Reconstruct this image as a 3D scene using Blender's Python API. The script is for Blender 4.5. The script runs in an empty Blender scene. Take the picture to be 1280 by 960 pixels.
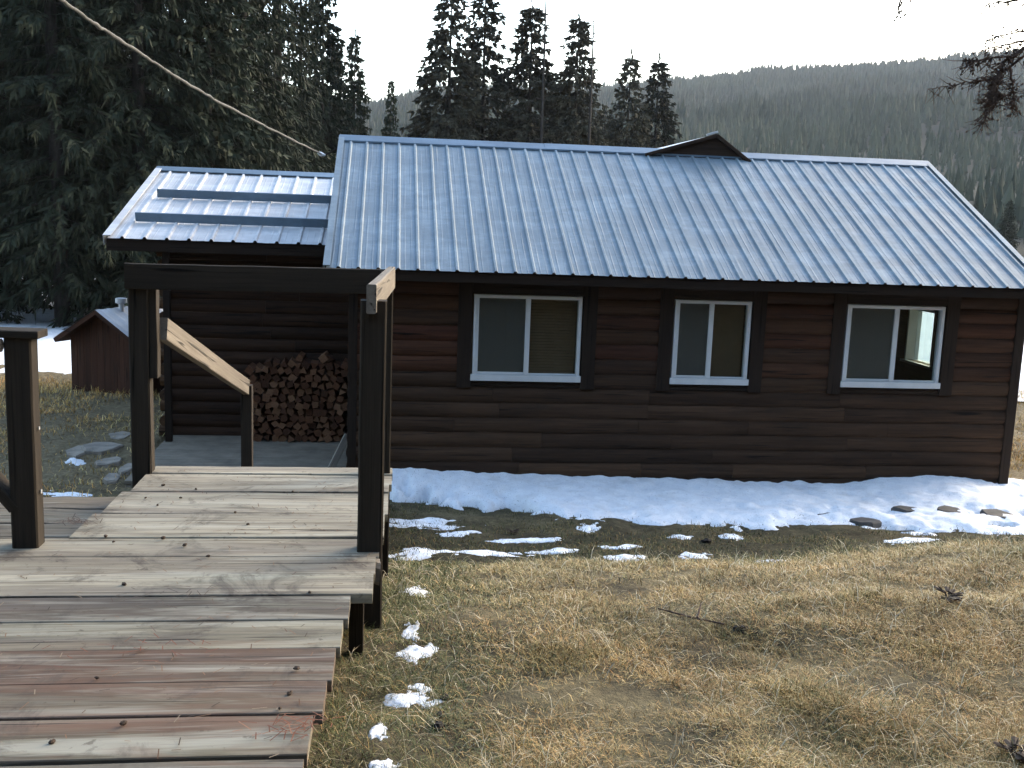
import bpy, math, random
import numpy as np
from mathutils import Vector
random.seed(7); RNG = np.random.default_rng(11)
SC = bpy.context.scene
COL = SC.collection
# ------------------------------------------------------------------ camera frame (eye at the origin, X along the cabin, Y away)
F = 1300.0; YAW = math.radians(6.8); PIT = math.radians(9.2); ROL = math.radians(2.1)
fw = np.array([math.sin(YAW)*math.cos(PIT), math.cos(YAW)*math.cos(PIT), -math.sin(PIT)])
r0 = np.array([math.cos(YAW), -math.sin(YAW), 0.0]); u0 = np.cross(r0, fw)
rt = math.cos(ROL)*r0 + math.sin(ROL)*u0; upv = np.cross(rt, fw)
def ray(x, y): return fw + (x-640)/F*rt - (y-480)/F*upv
def atY(x, y, Y): d = ray(x, y); return Vector(d*(Y/d[1]))
def atz(x, y, z): d = ray(x, y); return Vector(d*(z/d[2]))

# ------------------------------------------------------------------ noise and terrain (numpy)
def _h(ix, iy, s):
    n = (ix.astype(np.int64)*374761393 + iy.astype(np.int64)*668265263 + s*1442695041) & 0x7fffffff
    n = ((n ^ (n >> 13))*1274126177) & 0x7fffffff
    return ((n ^ (n >> 16)) & 0xffff)/65535.0
def vnoise(x, y, s=0):
    x = np.asarray(x, float); y = np.asarray(y, float)
    ix = np.floor(x); iy = np.floor(y); fx = x-ix; fy = y-iy
    fx = fx*fx*(3-2*fx); fy = fy*fy*(3-2*fy)
    a = _h(ix, iy, s); b = _h(ix+1, iy, s); c = _h(ix, iy+1, s); d = _h(ix+1, iy+1, s)
    return (a*(1-fx)+b*fx)*(1-fy) + (c*(1-fx)+d*fx)*fy
def fbm(x, y, s=0, o=4):
    v = 0; a = .5; t = 0
    for k in range(o):
        v = v + a*vnoise(x*2**k, y*2**k, s+k*17); t += a; a *= .5
    return v/t
def sstep(a, b, x): t = np.clip((np.asarray(x, float)-a)/(b-a), 0, 1); return t*t*(3-2*t)
PY = [-30, 0, 2.0, 3.2, 4.4, 5.6, 6.8, 7.6, 8.4, 9.3, 10.4, 11.4, 12.4, 20, 60, 3000]
PZ = [-1.62, -1.70, -1.72, -1.76, -1.83, -2.06, -2.42, -2.72, -2.98, -3.13, -3.28, -3.37, -3.42, -3.42, -3.5, -3.5]
HU = [-.6, -.25, -.024, .011, .037, .186, .255, .356, .467, .532, .614, .8, 1.3]
HS = [.06, .085, .095, .106, .114, .121, .131, .145, .156, .165, .177, .186, .19]
def H(x, y):
    x = np.asarray(x, float); y = np.asarray(y, float)
    z = np.interp(y + .5*(fbm(x*.5, y*.2, 3)-.5), PY, PZ)
    z = z + .2*sstep(2.2, 5.2, x)*sstep(2, 5, y)*(1-sstep(8.2, 10.5, y))
    near = 1-sstep(30, 60, np.abs(y)+np.abs(x)*.5)
    z = z + near*((fbm(x*.9, y*.9, 5)-.5)*.16 + (fbm(x*3.3, y*3.3, 9, 3)-.5)*.07)
    u = np.clip(x/np.maximum(y, 1), -.6, 1.3)
    zr = np.interp(u, HU, HS)*1100 - 5
    t = np.clip((y-75)/1025, 0, 1.15)
    hill = (zr+3.5)*t**1.25 + (fbm(x*.008, y*.008, 31)-.5)*30*sstep(120, 400, y)*(1-sstep(800, 1050, y))
    return z + np.where(y > 75, hill, 0)
def H1(x, y): return float(H(np.array([x]), np.array([y]))[0])
def onground(px, py):
    d = ray(px, py); lo = 1.5; prev = None
    for Y in np.arange(1.5, 60, .05):
        p = d*(Y/d[1])
        if p[2] < H1(p[0], p[1]): return Vector(p)
    return Vector(p)

# ------------------------------------------------------------------ object helpers
ORG = {}
def props(o, label=None, cat=None, group=None, kind=None):
    if label: o['label'] = label
    if cat: o['category'] = cat
    if group: o['group'] = group
    if kind: o['kind'] = kind
    return o
def thing(name, loc, label, cat, group=None):
    o = bpy.data.objects.new(name, None); o.empty_display_size = .1
    COL.objects.link(o); o.location = loc; ORG[o.name] = Vector(loc)
    return props(o, label, cat, group)
def np_mesh(name, V, faces_flat, sizes, mats, attrs=None, smooth=False):
    me = bpy.data.meshes.new(name)
    V = np.asarray(V, np.float32); n = len(V)
    me.vertices.add(n); me.vertices.foreach_set('co', V.ravel())
    ff = np.asarray(faces_flat, np.int32); sizes = np.asarray(sizes, np.int32)
    me.loops.add(len(ff)); me.loops.foreach_set('vertex_index', ff)
    me.polygons.add(len(sizes))
    st = np.zeros(len(sizes), np.int32); st[1:] = np.cumsum(sizes)[:-1]
    me.polygons.foreach_set('loop_start', st); me.polygons.foreach_set('loop_total', sizes)
    for k, (tp, arr) in (attrs or {}).items():
        a = me.attributes.new(k, tp, 'POINT')
        a.data.foreach_set({'FLOAT': 'value', 'FLOAT_VECTOR': 'vector', 'FLOAT_COLOR': 'color'}[tp], np.asarray(arr, np.float32).ravel())
    me.update(calc_edges=True); me.validate()
    me.polygons.foreach_set('use_smooth', np.full(len(sizes), bool(smooth)))
    for m in (mats if isinstance(mats, (list, tuple)) else [mats]): me.materials.append(m)
    return me
def link(name, me, parent=None, loc=(0, 0, 0)):
    o = bpy.data.objects.new(name, me); COL.objects.link(o); o.location = loc
    if parent is not None: o.parent = parent
    return o
class MB:
    def __init__(s): s.v = []; s.f = []; s.bc = []; s.sd = []; s.col = []; s.mi = []
    def add(s, vs, fs, bc=None, sd=None, col=(1, 1, 1), mi=0):
        b = len(s.v); s.v += [tuple(v) for v in vs]
        s.f += [[i+b for i in f] for f in fs]; s.mi += [mi]*len(fs)
        s.bc += bc if bc else [tuple(v) for v in vs]
        q = random.random() if sd is None else sd
        s.sd += [q]*len(vs); s.col += [(col[0], col[1], col[2], 1)]*len(vs)
    def prism(s, prof, p0, p1, side, up, segs=1, warp=0., sd=None, col=(1, 1, 1), mi=0, taper=1., cap=True):
        """extrude a 2D profile (list of (a,b)) from p0 to p1; a along side, b along up"""
        p0 = Vector(p0); p1 = Vector(p1); L = (p1-p0).length; n = len(prof)
        vs = []; bc = []; fs = []
        for k in range(segs+1):
            t = k/segs; c = p0.lerp(p1, t); sc = 1+(taper-1)*t
            c = c + up*random.uniform(-warp, warp) + side*random.uniform(-warp, warp)
            for a, b in prof: vs.append(c+side*a*sc+up*b*sc); bc.append((L*t, a, b))
        for k in range(segs):
            for i in range(n):
                j = (i+1) % n; fs.append([k*n+i, k*n+j, (k+1)*n+j, (k+1)*n+i])
        if cap: fs.append(list(range(n))[::-1]); fs.append([segs*n+i for i in range(n)])
        s.add(vs, fs, bc, sd, col, mi)
    def beam(s, p0, p1, w, h, up=(0, 0, 1), ch=.004, **k):
        d = (Vector(p1)-Vector(p0)).normalized(); up = Vector(up)
        side = d.cross(up).normalized(); u = side.cross(d).normalized()
        a, b, c = w/2, h/2, min(ch, w*.3, h*.3)
        pr = [(-a+c, -b), (a-c, -b), (a, -b+c), (a, b-c), (a-c, b), (-a+c, b), (-a, b-c), (-a, -b+c)]
        s.prism(pr, p0, p1, side, u, **k)
    def box(s, x0, x1, y0, y1, z0, z1, ch=.003, **k):
        d = [x1-x0, y1-y0, z1-z0]; m = d.index(max(d)); c = [(x0+x1)/2, (y0+y1)/2, (z0+z1)/2]
        p = list(c); q = list(c); p[m] -= d[m]/2; q[m] += d[m]/2
        if m == 0: s.beam(p, q, d[1], d[2], (0, 0, 1), ch, **k)
        elif m == 1: s.beam(p, q, d[0], d[2], (0, 0, 1), ch, **k)
        else: s.beam(p, q, d[0], d[1], (0, 1, 0), ch, **k)
    def tube(s, pts, rads, n=8, **k):
        pts = [Vector(p) for p in pts]; vs = []; bc = []; fs = []; L = 0
        for i, p in enumerate(pts):
            d = (pts[min(i+1, len(pts)-1)]-pts[max(i-1, 0)]).normalized()
            ref = Vector((0, 0, 1)) if abs(d.z) < .9 else Vector((1, 0, 0))
            a = d.cross(ref).normalized(); b = a.cross(d)
            if i: L += (p-pts[i-1]).length
            for q in range(n):
                t = q/n*math.tau
                vs.append(p+(a*math.cos(t)+b*math.sin(t))*rads[i]); bc.append((L, rads[i]*math.cos(t), rads[i]*math.sin(t)))
        for i in range(len(pts)-1):
            for q in range(n):
                r = (q+1) % n; fs.append([i*n+q, i*n+r, (i+1)*n+r, (i+1)*n+q])
        fs.append(list(range(n))[::-1]); fs.append([(len(pts)-1)*n+q for q in range(n)])
        s.add(vs, fs, bc, **k)
    def build(s, name, mats, parent=None, smooth=False):
        org = ORG.get(parent.name, Vector((0, 0, 0))) if parent is not None else Vector((0, 0, 0))
        V = np.array(s.v, np.float32) - np.array(org, np.float32)
        ff = [i for f in s.f for i in f]; sz = [len(f) for f in s.f]
        me = np_mesh(name, V, ff, sz, mats, {'bc': ('FLOAT_VECTOR', s.bc), 'sd': ('FLOAT', s.sd), 'col': ('FLOAT_COLOR', s.col)}, smooth)
        if any(s.mi): me.polygons.foreach_set('material_index', np.array(s.mi, np.int32))
        if smooth:
            try: me.set_sharp_from_angle(angle=math.radians(40))
            except Exception: pass
        o = link(name, me, parent)
        if parent is not None: ORG[o.name] = org
        return o

# ------------------------------------------------------------------ materials
class NT:
    def __init__(s, name):
        s.m = bpy.data.materials.new(name); s.m.use_nodes = True; s.n = s.m.node_tree.nodes; s.l = s.m.node_tree.links
        s.n.clear(); s.out = s.n.new('ShaderNodeOutputMaterial')
    def N(s, t, **k):
        n = s.n.new('ShaderNode'+t)
        for a, b in k.items():
            if a.startswith('i_'): s.set(n.inputs[a[2:].replace('_', ' ')], b)
            else: setattr(n, a, b)
        return n
    def set(s, sock, v):
        if isinstance(v, bpy.types.NodeSocket): s.l.new(v, sock)
        elif isinstance(v, (tuple, list)) and len(v) == 3 and sock.type == 'RGBA': sock.default_value = (*v, 1)
        else: sock.default_value = v
    def attr(s, a, out='Vector'): return s.N('Attribute', attribute_name=a).outputs[out]
    def math(s, op, a, b=0., c=None):
        n = s.N('Math', operation=op); s.set(n.inputs[0], a); s.set(n.inputs[1], b)
        if c is not None: s.set(n.inputs[2], c)
        return n.outputs[0]
    def vmath(s, op, a, b): n = s.N('VectorMath', operation=op); s.set(n.inputs[0], a); s.set(n.inputs[1], b); return n.outputs[0]
    def noise(s, vec, scale=1., detail=5., rough=.6, dist=0., out='Fac'):
        n = s.N('TexNoise'); s.set(n.inputs['Vector'], vec); n.inputs['Scale'].default_value = scale
        n.inputs['Detail'].default_value = detail; n.inputs['Roughness'].default_value = rough; n.inputs['Distortion'].default_value = dist
        return n.outputs[out]
    def ramp(s, fac, stops, interp='LINEAR'):
        n = s.N('ValToRGB'); r = n.color_ramp; r.interpolation = interp
        while len(r.elements) > 1: r.elements.remove(r.elements[0])
        for i, (p, c) in enumerate(stops):
            e = r.elements[0] if i == 0 else r.elements.new(p)
            e.position = p; e.color = (c, c, c, 1) if isinstance(c, (int, float)) else (*c, 1)
        s.set(n.inputs[0], fac); return n.outputs[0]
    def mix(s, fac, a, b, mode='MIX'):
        n = s.N('Mix', data_type='RGBA', blend_type=mode); s.set(n.inputs[0], fac); s.set(n.inputs[6], a); s.set(n.inputs[7], b)
        return n.outputs[2]
    def bump(s, h, st=.5, dist=.01):
        n = s.N('Bump'); n.inputs['Strength'].default_value = st; n.inputs['Distance'].default_value = dist; s.set(n.inputs['Height'], h); return n.outputs[0]
    def bsdf(s, col, rough=.8, bump=None, metal=0., spec=.3, **k):
        b = s.N('BsdfPrincipled'); s.set(b.inputs['Base Color'], col); s.set(b.inputs['Roughness'], rough); s.set(b.inputs['Metallic'], metal)
        b.inputs['Specular IOR Level'].default_value = spec
        if bump is not None: s.set(b.inputs['Normal'], bump)
        for a, v in k.items(): s.set(b.inputs[a.replace('_', ' ')], v)
        s.l.new(b.outputs[0], s.out.inputs['Surface']); return b
    def pos(s): return s.N('NewGeometry').outputs['Position']
    def obj(s): return s.N('TexCoord').outputs['Object']

def wood(name, lo, hi, grain=1., rough=.85, knots=True, stain=.5, stainc=(.03, .025, .02), var=.35, bst=.5, spec=.2, usecol=True):
    t = NT(name); bc = t.attr('bc'); sd = t.attr('sd', 'Fac')
    off = t.N('CombineXYZ'); t.set(off.inputs[0], t.math('MULTIPLY', sd, 91.)); t.set(off.inputs[1], t.math('MULTIPLY', sd, 47.)); t.set(off.inputs[2], t.math('MULTIPLY', sd, 29.))
    v = t.vmath('ADD', bc, off.outputs[0])
    g1 = t.noise(t.vmath('MULTIPLY', v, (1.6*grain, 70*grain, 70*grain)), 1, 6, .65, .4)
    g2 = t.noise(t.vmath('MULTIPLY', v, (.7, 9, 9)), 1, 4, .6, .6)
    g3 = t.noise(t.vmath('MULTIPLY', v, (2.2, 5, 5)), 1, 6, .7, .3)
    f = t.math('ADD', t.math('MULTIPLY', g1, .5), t.math('MULTIPLY', g2, .5))
    c = t.ramp(f, [(.3, lo), (.52, tuple((a+b)/2 for a, b in zip(lo, hi))), (.7, hi)])
    c = t.mix(t.ramp(g3, [(.52, 0.), (.72, stain)]), c, stainc)
    wn = t.N('TexWhiteNoise', noise_dimensions='1D'); t.set(wn.inputs['W'], t.math('MULTIPLY', sd, 533.))
    br = t.math('MULTIPLY_ADD', wn.outputs['Value'], var*2, 1-var)
    cc = t.N('CombineColor'); [t.set(cc.inputs[i], br) for i in range(3)]
    c = t.mix(1., c, cc.outputs[0], 'MULTIPLY')
    if usecol: c = t.mix(1., c, t.attr('col', 'Color'), 'MULTIPLY')
    cracks = t.ramp(t.noise(t.vmath('MULTIPLY', v, (1.1, 38, 38)), 1, 2, .5, .5), [(.3, 0.), (.38, 1.)])
    c = t.mix(t.math('SUBTRACT', 1., cracks), c, tuple(x*.35 for x in lo))
    hgt = t.math('ADD', t.math('MULTIPLY', g1, .5), cracks)
    t.bsdf(c, rough, t.bump(hgt, bst, .006), spec=spec)
    return t.m
def deck_mat():
    t = NT('weathered_deck'); bc = t.attr('bc'); sd = t.attr('sd', 'Fac')
    off = t.N('CombineXYZ'); t.set(off.inputs[0], t.math('MULTIPLY', sd, 91.)); t.set(off.inputs[1], t.math('MULTIPLY', sd, 47.)); t.set(off.inputs[2], t.math('MULTIPLY', sd, 29.))
    v = t.vmath('ADD', bc, off.outputs[0])
    g1 = t.noise(t.vmath('MULTIPLY', v, (2.5, 85, 60)), 1, 7, .68, .5)
    g2 = t.noise(t.vmath('MULTIPLY', v, (.9, 13, 9)), 1, 5, .62, .8)
    f = t.math('ADD', t.math('MULTIPLY', g1, .45), t.math('MULTIPLY', g2, .55))
    c = t.ramp(f, [(.3, (.09, .078, .060)), (.46, (.22, .197, .155)), (.58, (.335, .303, .238)), (.74, (.45, .415, .332))])
    c = t.mix(1., c, t.attr('col', 'Color'), 'MULTIPLY')
    # weathering bands that ignore the joints: pale, grey, rusty
    sp = t.N('SeparateXYZ'); t.set(sp.inputs[0], t.pos())
    bd = t.noise(t.vmath('MULTIPLY', t.pos(), (.55, 6.5, 1)), 1, 5, .65, .6); bd2 = t.noise(t.vmath('MULTIPLY', t.vmath('ADD', t.pos(), (7, 3, 0)), (.5, 5, 1)), 1, 5, .7, .8)
    c = t.mix(t.ramp(bd, [(.36, .55), (.52, 0.)]), c, (.115, .10, .088))
    c = t.mix(t.ramp(bd, [(.52, 0.), (.66, .55)]), c, (.38, .368, .30))
    nearm = t.ramp(t.math('MULTIPLY', sp.outputs[1], .1), [(.31, 1.), (.40, 0.)])
    c = t.mix(t.math('MULTIPLY', nearm, t.ramp(bd2, [(.47, 0.), (.6, .7)])), c, (.125, .068, .046))
    # greenish lichen film, dark wet stains, pale bleached streaks
    lich = t.noise(t.vmath('MULTIPLY', v, (.8, 7, 7)), 1, 5, .65, .5)
    c = t.mix(t.ramp(lich, [(.52, 0.), (.7, .28)]), c, (.28, .29, .22))
    st = t.noise(t.pos(), 3.1, 7, .72, .8)
    c = t.mix(t.ramp(st, [(.53, 0.), (.66, .72)]), c, (.055, .045, .037))
    st2 = t.noise(t.pos(), 17, 5, .7, .3)
    c = t.mix(t.ramp(st2, [(.62, 0.), (.7, .6)]), c, (.05, .036, .026))
    bl = t.noise(t.vmath('MULTIPLY', v, (1.1, 24, 20)), 1, 4, .6, 1.)
    c = t.mix(t.ramp(bl, [(.58, 0.), (.72, .32)]), c, (.43, .41, .345))
    cracks = t.ramp(t.noise(t.vmath('MULTIPLY', v, (.8, 42, 40)), 1, 2, .5, .7), [(.29, 0.), (.35, 1.)])
    c = t.mix(t.math('SUBTRACT', 1., cracks), c, (.03, .025, .02))
    h = t.math('ADD', t.math('MULTIPLY', g1, .6), t.math('ADD', cracks, t.math('MULTIPLY', g2, .5)))
    t.bsdf(c, .88, t.bump(h, .5, .004), spec=.2); return t.m
M = {}
M['deck'] = deck_mat()
M['post'] = wood('dark_weathered_post', (.0155, .012, .0082), (.049, .0385, .0275), stain=.3, var=.12, rough=.9, grain=1.4, bst=.35)
M['rail'] = wood('bleached_rail', (.10, .083, .064), (.235, .205, .165), stain=.35, stainc=(.09, .07, .05), var=.12)
M['log'] = wood('dark_log_siding', (.018, .0092, .0046), (.080, .044, .0245), stain=.45, stainc=(.014, .011, .009), var=.2, rough=.8, grain=.8)
M['trim'] = wood('dark_trim', (.0125, .0075, .0047), (.031, .019, .012), stain=.3, var=.15)
M['wing'] = wood('rusty_gable_boards', (.018, .011, .0075), (.06, .036, .023), stain=.3, var=.15)
M['inner'] = wood('pine_lining', (.10, .062, .034), (.22, .14, .08), stain=.2, var=.15)
M['pale_plank'] = wood('pale_plank', (.2, .17, .13), (.4, .35, .28), var=.1)
M['shed'] = wood('red_brown_shed_boards', (.035, .014, .008), (.08, .034, .019), stain=.5, stainc=(.03, .017, .012), var=.25)
def firewood():
    t = NT('split_firewood'); bc = t.attr('bc'); sd = t.N('ObjectInfo').outputs['Random']
    g = t.noise(t.vmath('MULTIPLY', bc, (14, 60, 60)), 1, 5, .65, .4)
    c = t.ramp(t.math('ADD', t.math('MULTIPLY', g, .6), t.math('MULTIPLY', sd, .4)), [(.28, (.045, .018, .009)), (.5, (.125, .052, .025)), (.72, (.225, .118, .062))])
    t.bsdf(c, .85, t.bump(g, .5, .006), spec=.2); return t.m
M['firewood'] = firewood()
def metal(name, base, rough, met, blotch, streak=True):
    t = NT(name); p = t.pos()
    n1 = t.noise(t.vmath('MULTIPLY', p, (1, 1, 1)), 1.7, 6, .7, .5)
    n2 = t.noise(t.vmath('MULTIPLY', p, (9, .8, .8)), 1, 5, .65)
    n3 = t.noise(p, 9., 5, .7)
    f = t.math('ADD', t.math('MULTIPLY', n1, .45), t.math('ADD', t.math('MULTIPLY', n2, .3), t.math('MULTIPLY', n3, .25)))
    c = t.ramp(f, [(.34, tuple(x*(1-blotch) for x in base)), (.5, base), (.66, tuple(min(1, x*(1+blotch)) for x in base))])
    n4 = t.noise(t.vmath('MULTIPLY', p, (1.1, 3.2, 3.2)), 1, 5, .7, .4)
    c = t.mix(t.ramp(n4, [(.42, .42), (.56, 0.)]), c, tuple(x*.66 for x in base)); c = t.mix(t.ramp(n4, [(.55, 0.), (.68, .35)]), c, tuple(min(1, x*1.35+.03) for x in base))
    r = t.math('MULTIPLY_ADD', n1, .3, rough-.15)
    t.bsdf(c, r, t.bump(n1, .15, .02), metal=met, spec=.5); return t.m
M['roof'] = metal('blue_grey_roof_metal', (.185, .235, .265), .58, .1, .34)
M['roofpale'] = metal('pale_roof_metal', (.54, .54, .535), .6, .0, .14)
M['guard'] = metal('blue_trim_metal', (.13, .185, .235), .45, .25, .15)
M['galv'] = metal('galvanised_pipe', (.62, .65, .68), .4, .4, .1)
def plain(name, col, rough=.6, var=.12, scale=6., spec=.4, bump=.15):
    t = NT(name); n = t.noise(t.obj(), scale, 6, .65)
    c = t.ramp(n, [(.3, tuple(x*(1-var) for x in col)), (.7, tuple(min(1, x*(1+var)) for x in col))])
    t.bsdf(c, rough, t.bump(n, bump, .01), spec=spec); return t.m
M['vinyl'] = plain('white_window_vinyl', (.60, .61, .60), .45, .06)
M['blind'] = plain('brown_blind_slats', (.20, .118, .068), .6, .15)
M['concrete'] = plain('porch_floor_boards', (.165, .14, .105), .85, .35, 3.)
M['stone'] = plain('grey_flagstone', (.235, .205, .165), .9, .4, 5., bump=.6)
M['wetstone'] = plain('dark_wet_stone', (.075, .07, .065), .85, .45, 7., bump=.8)
M['dark'] = plain('dark_clod_earth', (.016, .012, .009), .95, .5, 20., bump=.8)
M['cone'] = plain('pine_cone_brown', (.05, .032, .02), .9, .4, 60.)
M['steel'] = plain('bolt_steel', (.35, .35, .34), .45, .1)
M['cable'] = plain('frosty_cable_sheath', (.085, .085, .08), .8, .5, 30.)
M['ceramic'] = plain('white_insulator', (.8, .8, .78), .3, .03)
def glass():
    t = NT('window_glass'); fr = t.N('Fresnel'); fr.inputs['IOR'].default_value = 1.35
    tr = t.N('BsdfTransparent'); tr.inputs[0].default_value = (.86, .9, .87, 1)
    gl = t.N('BsdfGlossy'); gl.inputs['Roughness'].default_value = .03; gl.inputs[0].default_value = (.9, .95, 1, 1)
    m = t.N('MixShader'); t.set(m.inputs[0], t.math('MULTIPLY', fr.outputs[0], .45)); t.l.new(tr.outputs[0], m.inputs[1]); t.l.new(gl.outputs[0], m.inputs[2])
    t.l.new(m.outputs[0], t.out.inputs['Surface']); return t.m
M['glass'] = glass()
def screen():
    t = NT('insect_screen'); tr = t.N('BsdfTransparent'); df = t.N('BsdfDiffuse'); df.inputs[0].default_value = (.085, .084, .068, 1)
    n = t.noise(t.vmath('MULTIPLY', t.obj(), (3, 3, 3)), 1, 3)
    m = t.N('MixShader'); t.set(m.inputs[0], t.math('MULTIPLY_ADD', n, .1, .62)); t.l.new(tr.outputs[0], m.inputs[1]); t.l.new(df.outputs[0], m.inputs[2])
    t.l.new(m.outputs[0], t.out.inputs['Surface']); return t.m
M['screen'] = screen()
def snow():
    t = NT('old_snow'); p = t.pos()
    n = t.noise(p, 5., 7, .6); n2 = t.noise(p, 38., 5, .7); n3 = t.noise(p, 85., 2, .5)
    c = t.ramp(n, [(.3, (.70, .73, .77)), (.6, (.84, .86, .88))])
    c = t.mix(t.ramp(n3, [(.655, 0.), (.70, .85)]), c, (.10, .075, .05))
    c = t.mix(t.ramp(t.noise(p, 2.3, 6, .7), [(.52, 0.), (.72, .4)]), c, (.46, .44, .41))
    h = t.math('ADD', t.math('MULTIPLY', n, .9), t.math('MULTIPLY', n2, .35))
    t.bsdf(c, .7, t.bump(h, .7, .03), spec=.2); return t.m
M['snow'] = snow()
def ground():
    t = NT('turf_and_soil'); p = t.pos()
    n = t.noise(p, 1.6, 8, .7, .4); n2 = t.noise(p, 14., 6, .75); 
    c = t.ramp(t.math('ADD', t.math('MULTIPLY', n, .6), t.math('MULTIPLY', n2, .4)), [(.34, (.035, .027, .018)), (.47, (.085, .07, .042)), (.55, (.145, .118, .066)), (.68, (.22, .18, .105))])
    sp = t.N('SeparateXYZ'); t.set(sp.inputs[0], p)
    hol = t.ramp(t.math('MULTIPLY', t.math('ADD', sp.outputs[1], t.math('MULTIPLY', n, 1.2)), .05), [(.37, 0.), (.42, 1.), (.52, 1.), (.59, 0.)])
    c = t.mix(t.math('MULTIPLY', hol, .85), c, t.ramp(n2, [(.35, (.022, .017, .012)), (.6, (.05, .048, .028))]))
    yd = t.ramp(t.math('MULTIPLY', sp.outputs[1], .05), [(.60, 0.), (.66, .85)])  # yard soil lightened in colour to make up for the shade there
    c = t.mix(yd, c, t.ramp(n2, [(.3, (.07, .052, .03)), (.5, (.17, .135, .08)), (.68, (.27, .22, .135))]))
    far = t.ramp(t.math('MULTIPLY', sp.outputs[1], .01), [(.5, 0.), (.8, 1.)])
    c = t.mix(far, c, (.026, .028, .022))
    t.bsdf(c, .95, t.bump(t.math('ADD', n2, n), .9, .04), spec=.1); return t.m
M['ground'] = ground()
def attrmat(name, rough=.8, spec=.2):
    t = NT(name); b = t.bsdf(t.attr('col', 'Color'), rough, spec=spec)
    return t.m
M['grass'] = attrmat('dry_grass_blades', .75)
def needles(name, lo, hi):
    t = NT(name); oi = t.N('ObjectInfo').outputs['Random']
    n = t.noise(t.obj(), 1.3, 5, .7); n2 = t.noise(t.obj(), 9., 3, .6)
    f = t.math('ADD', t.math('MULTIPLY', n, .45), t.math('ADD', t.math('MULTIPLY', n2, .35), t.math('MULTIPLY', oi, .25)))
    c = t.ramp(f, [(.35, lo), (.7, hi)])
    t.bsdf(c, .85, spec=.15); return t.m
M['needle'] = needles('spruce_needles', (.008, .012, .007), (.036, .043, .025))
M['needle2'] = needles('olive_spruce_needles', (.017, .0175, .011), (.062, .056, .036))
def bark(name, lo, hi):
    t = NT(name); n = t.noise(t.vmath('MULTIPLY', t.obj(), (9, 9, 2)), 1, 6, .7)
    t.bsdf(t.ramp(n, [(.35, lo), (.68, hi)]), .95, t.bump(n, .8, .03), spec=.1); return t.m
M['bark'] = bark('spruce_bark', (.014, .012, .01), (.05, .044, .038))
M['larchbark'] = bark('larch_bark', (.05, .034, .026), (.13, .09, .07))
def hillforest():
    t = NT('hill_forest_needles')
    t.bsdf(t.attr('col', 'Color'), .9, spec=.1); return t.m
M['hillforest'] = hillforest()
_YS = np.concatenate([np.arange(1.5, 14, .02), np.arange(14, 60, .1)])
def onground(px, py):
    d = ray(px, py); d = d/d[1]
    x = d[0]*_YS; z = d[2]*_YS; k = np.argmax(z < H(x, _YS))
    return Vector((x[k], _YS[k], z[k]))
def rawbox(mb, x0, x1, y0, y1, z0, z1, along=0, **k):
    vs = [(x0, y0, z0), (x1, y0, z0), (x1, y1, z0), (x0, y1, z0), (x0, y0, z1), (x1, y0, z1), (x1, y1, z1), (x0, y1, z1)]
    bc = [(v[along], v[(along+1) % 3], v[(along+2) % 3]) for v in vs]
    mb.add(vs, [(0, 3, 2, 1), (4, 5, 6, 7), (0, 1, 5, 4), (1, 2, 6, 5), (2, 3, 7, 6), (3, 0, 4, 7)], bc, **k)

# ================================================================== SETTING
def axis(lo, hi, c0, c1, d, g=1.09):
    a = list(np.arange(c0, c1+1e-6, d)); s = d
    while a[-1] < hi: s *= g; a.append(a[-1]+s)
    s = d
    while a[0] > lo: s *= g; a.insert(0, a[0]-s)
    return np.array(a)
gx = axis(-1500, 2200, -9, 12, .1); gy = axis(-300, 1500, 1, 16, .1)
X, Y = np.meshgrid(gx, gy); Z = H(X, Y)
# keep soil below the porch floor and inside the cabin
ins = (X > -3.3) & (X < 8.1) & (Y > 12.75) & (Y < 18.4); Z = np.where(ins, np.minimum(Z, -3.5), Z)
nx, ny = len(gx), len(gy)
idx = np.arange(nx*ny).reshape(ny, nx)
q = np.stack([idx[:-1, :-1], idx[:-1, 1:], idx[1:, 1:], idx[1:, :-1]], -1).reshape(-1, 4)
me = np_mesh('ground', np.stack([X, Y, Z], -1).reshape(-1, 3), q.ravel(), np.full(len(q), 4), M['ground'], smooth=True)
props(link('ground', me), kind='structure')

def cover(name, x0, x1, y0, y1, d, hfun, mat, cut=.002, skirt=.012):
    """a sheet lying on the ground where hfun(x,y) > cut, as thick as hfun says"""
    xs = np.arange(x0, x1+d, d); ys = np.arange(y0, y1+d, d)
    A, B = np.meshgrid(xs, ys); T = hfun(A, B)
    Zc = H(A, B)+np.where(T > cut, np.maximum(T, 0), np.maximum(T*2.5, -.10))
    keep = T > -skirt
    ix = np.arange(A.size).reshape(A.shape)
    qq = np.stack([ix[:-1, :-1], ix[:-1, 1:], ix[1:, 1:], ix[1:, :-1]], -1).reshape(-1, 4)
    kk = keep.ravel()[qq].all(1); qq = qq[kk]
    used, inv = np.unique(qq, return_inverse=True)
    V = np.stack([A, B, Zc], -1).reshape(-1, 3)[used]
    return link(name, np_mesh(name, V, inv.ravel(), np.full(len(qq), 4), mat, smooth=True))

# far snow fields beyond the cabin on both sides
def sf(a, b):
    n = fbm(a*.25, b*.1, 41, 4); return np.where(a < 3, (b-20.5)*.02, (b-20.3)*.02)*1.0 + (n-.46)*.22 - .04*sstep(45, 60, b)*3
o = cover('snow_field', -26, 34, 19.5, 72, .3, lambda a, b: np.minimum(sf(a, b), .09), M['snow']); props(o, kind='structure')

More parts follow.
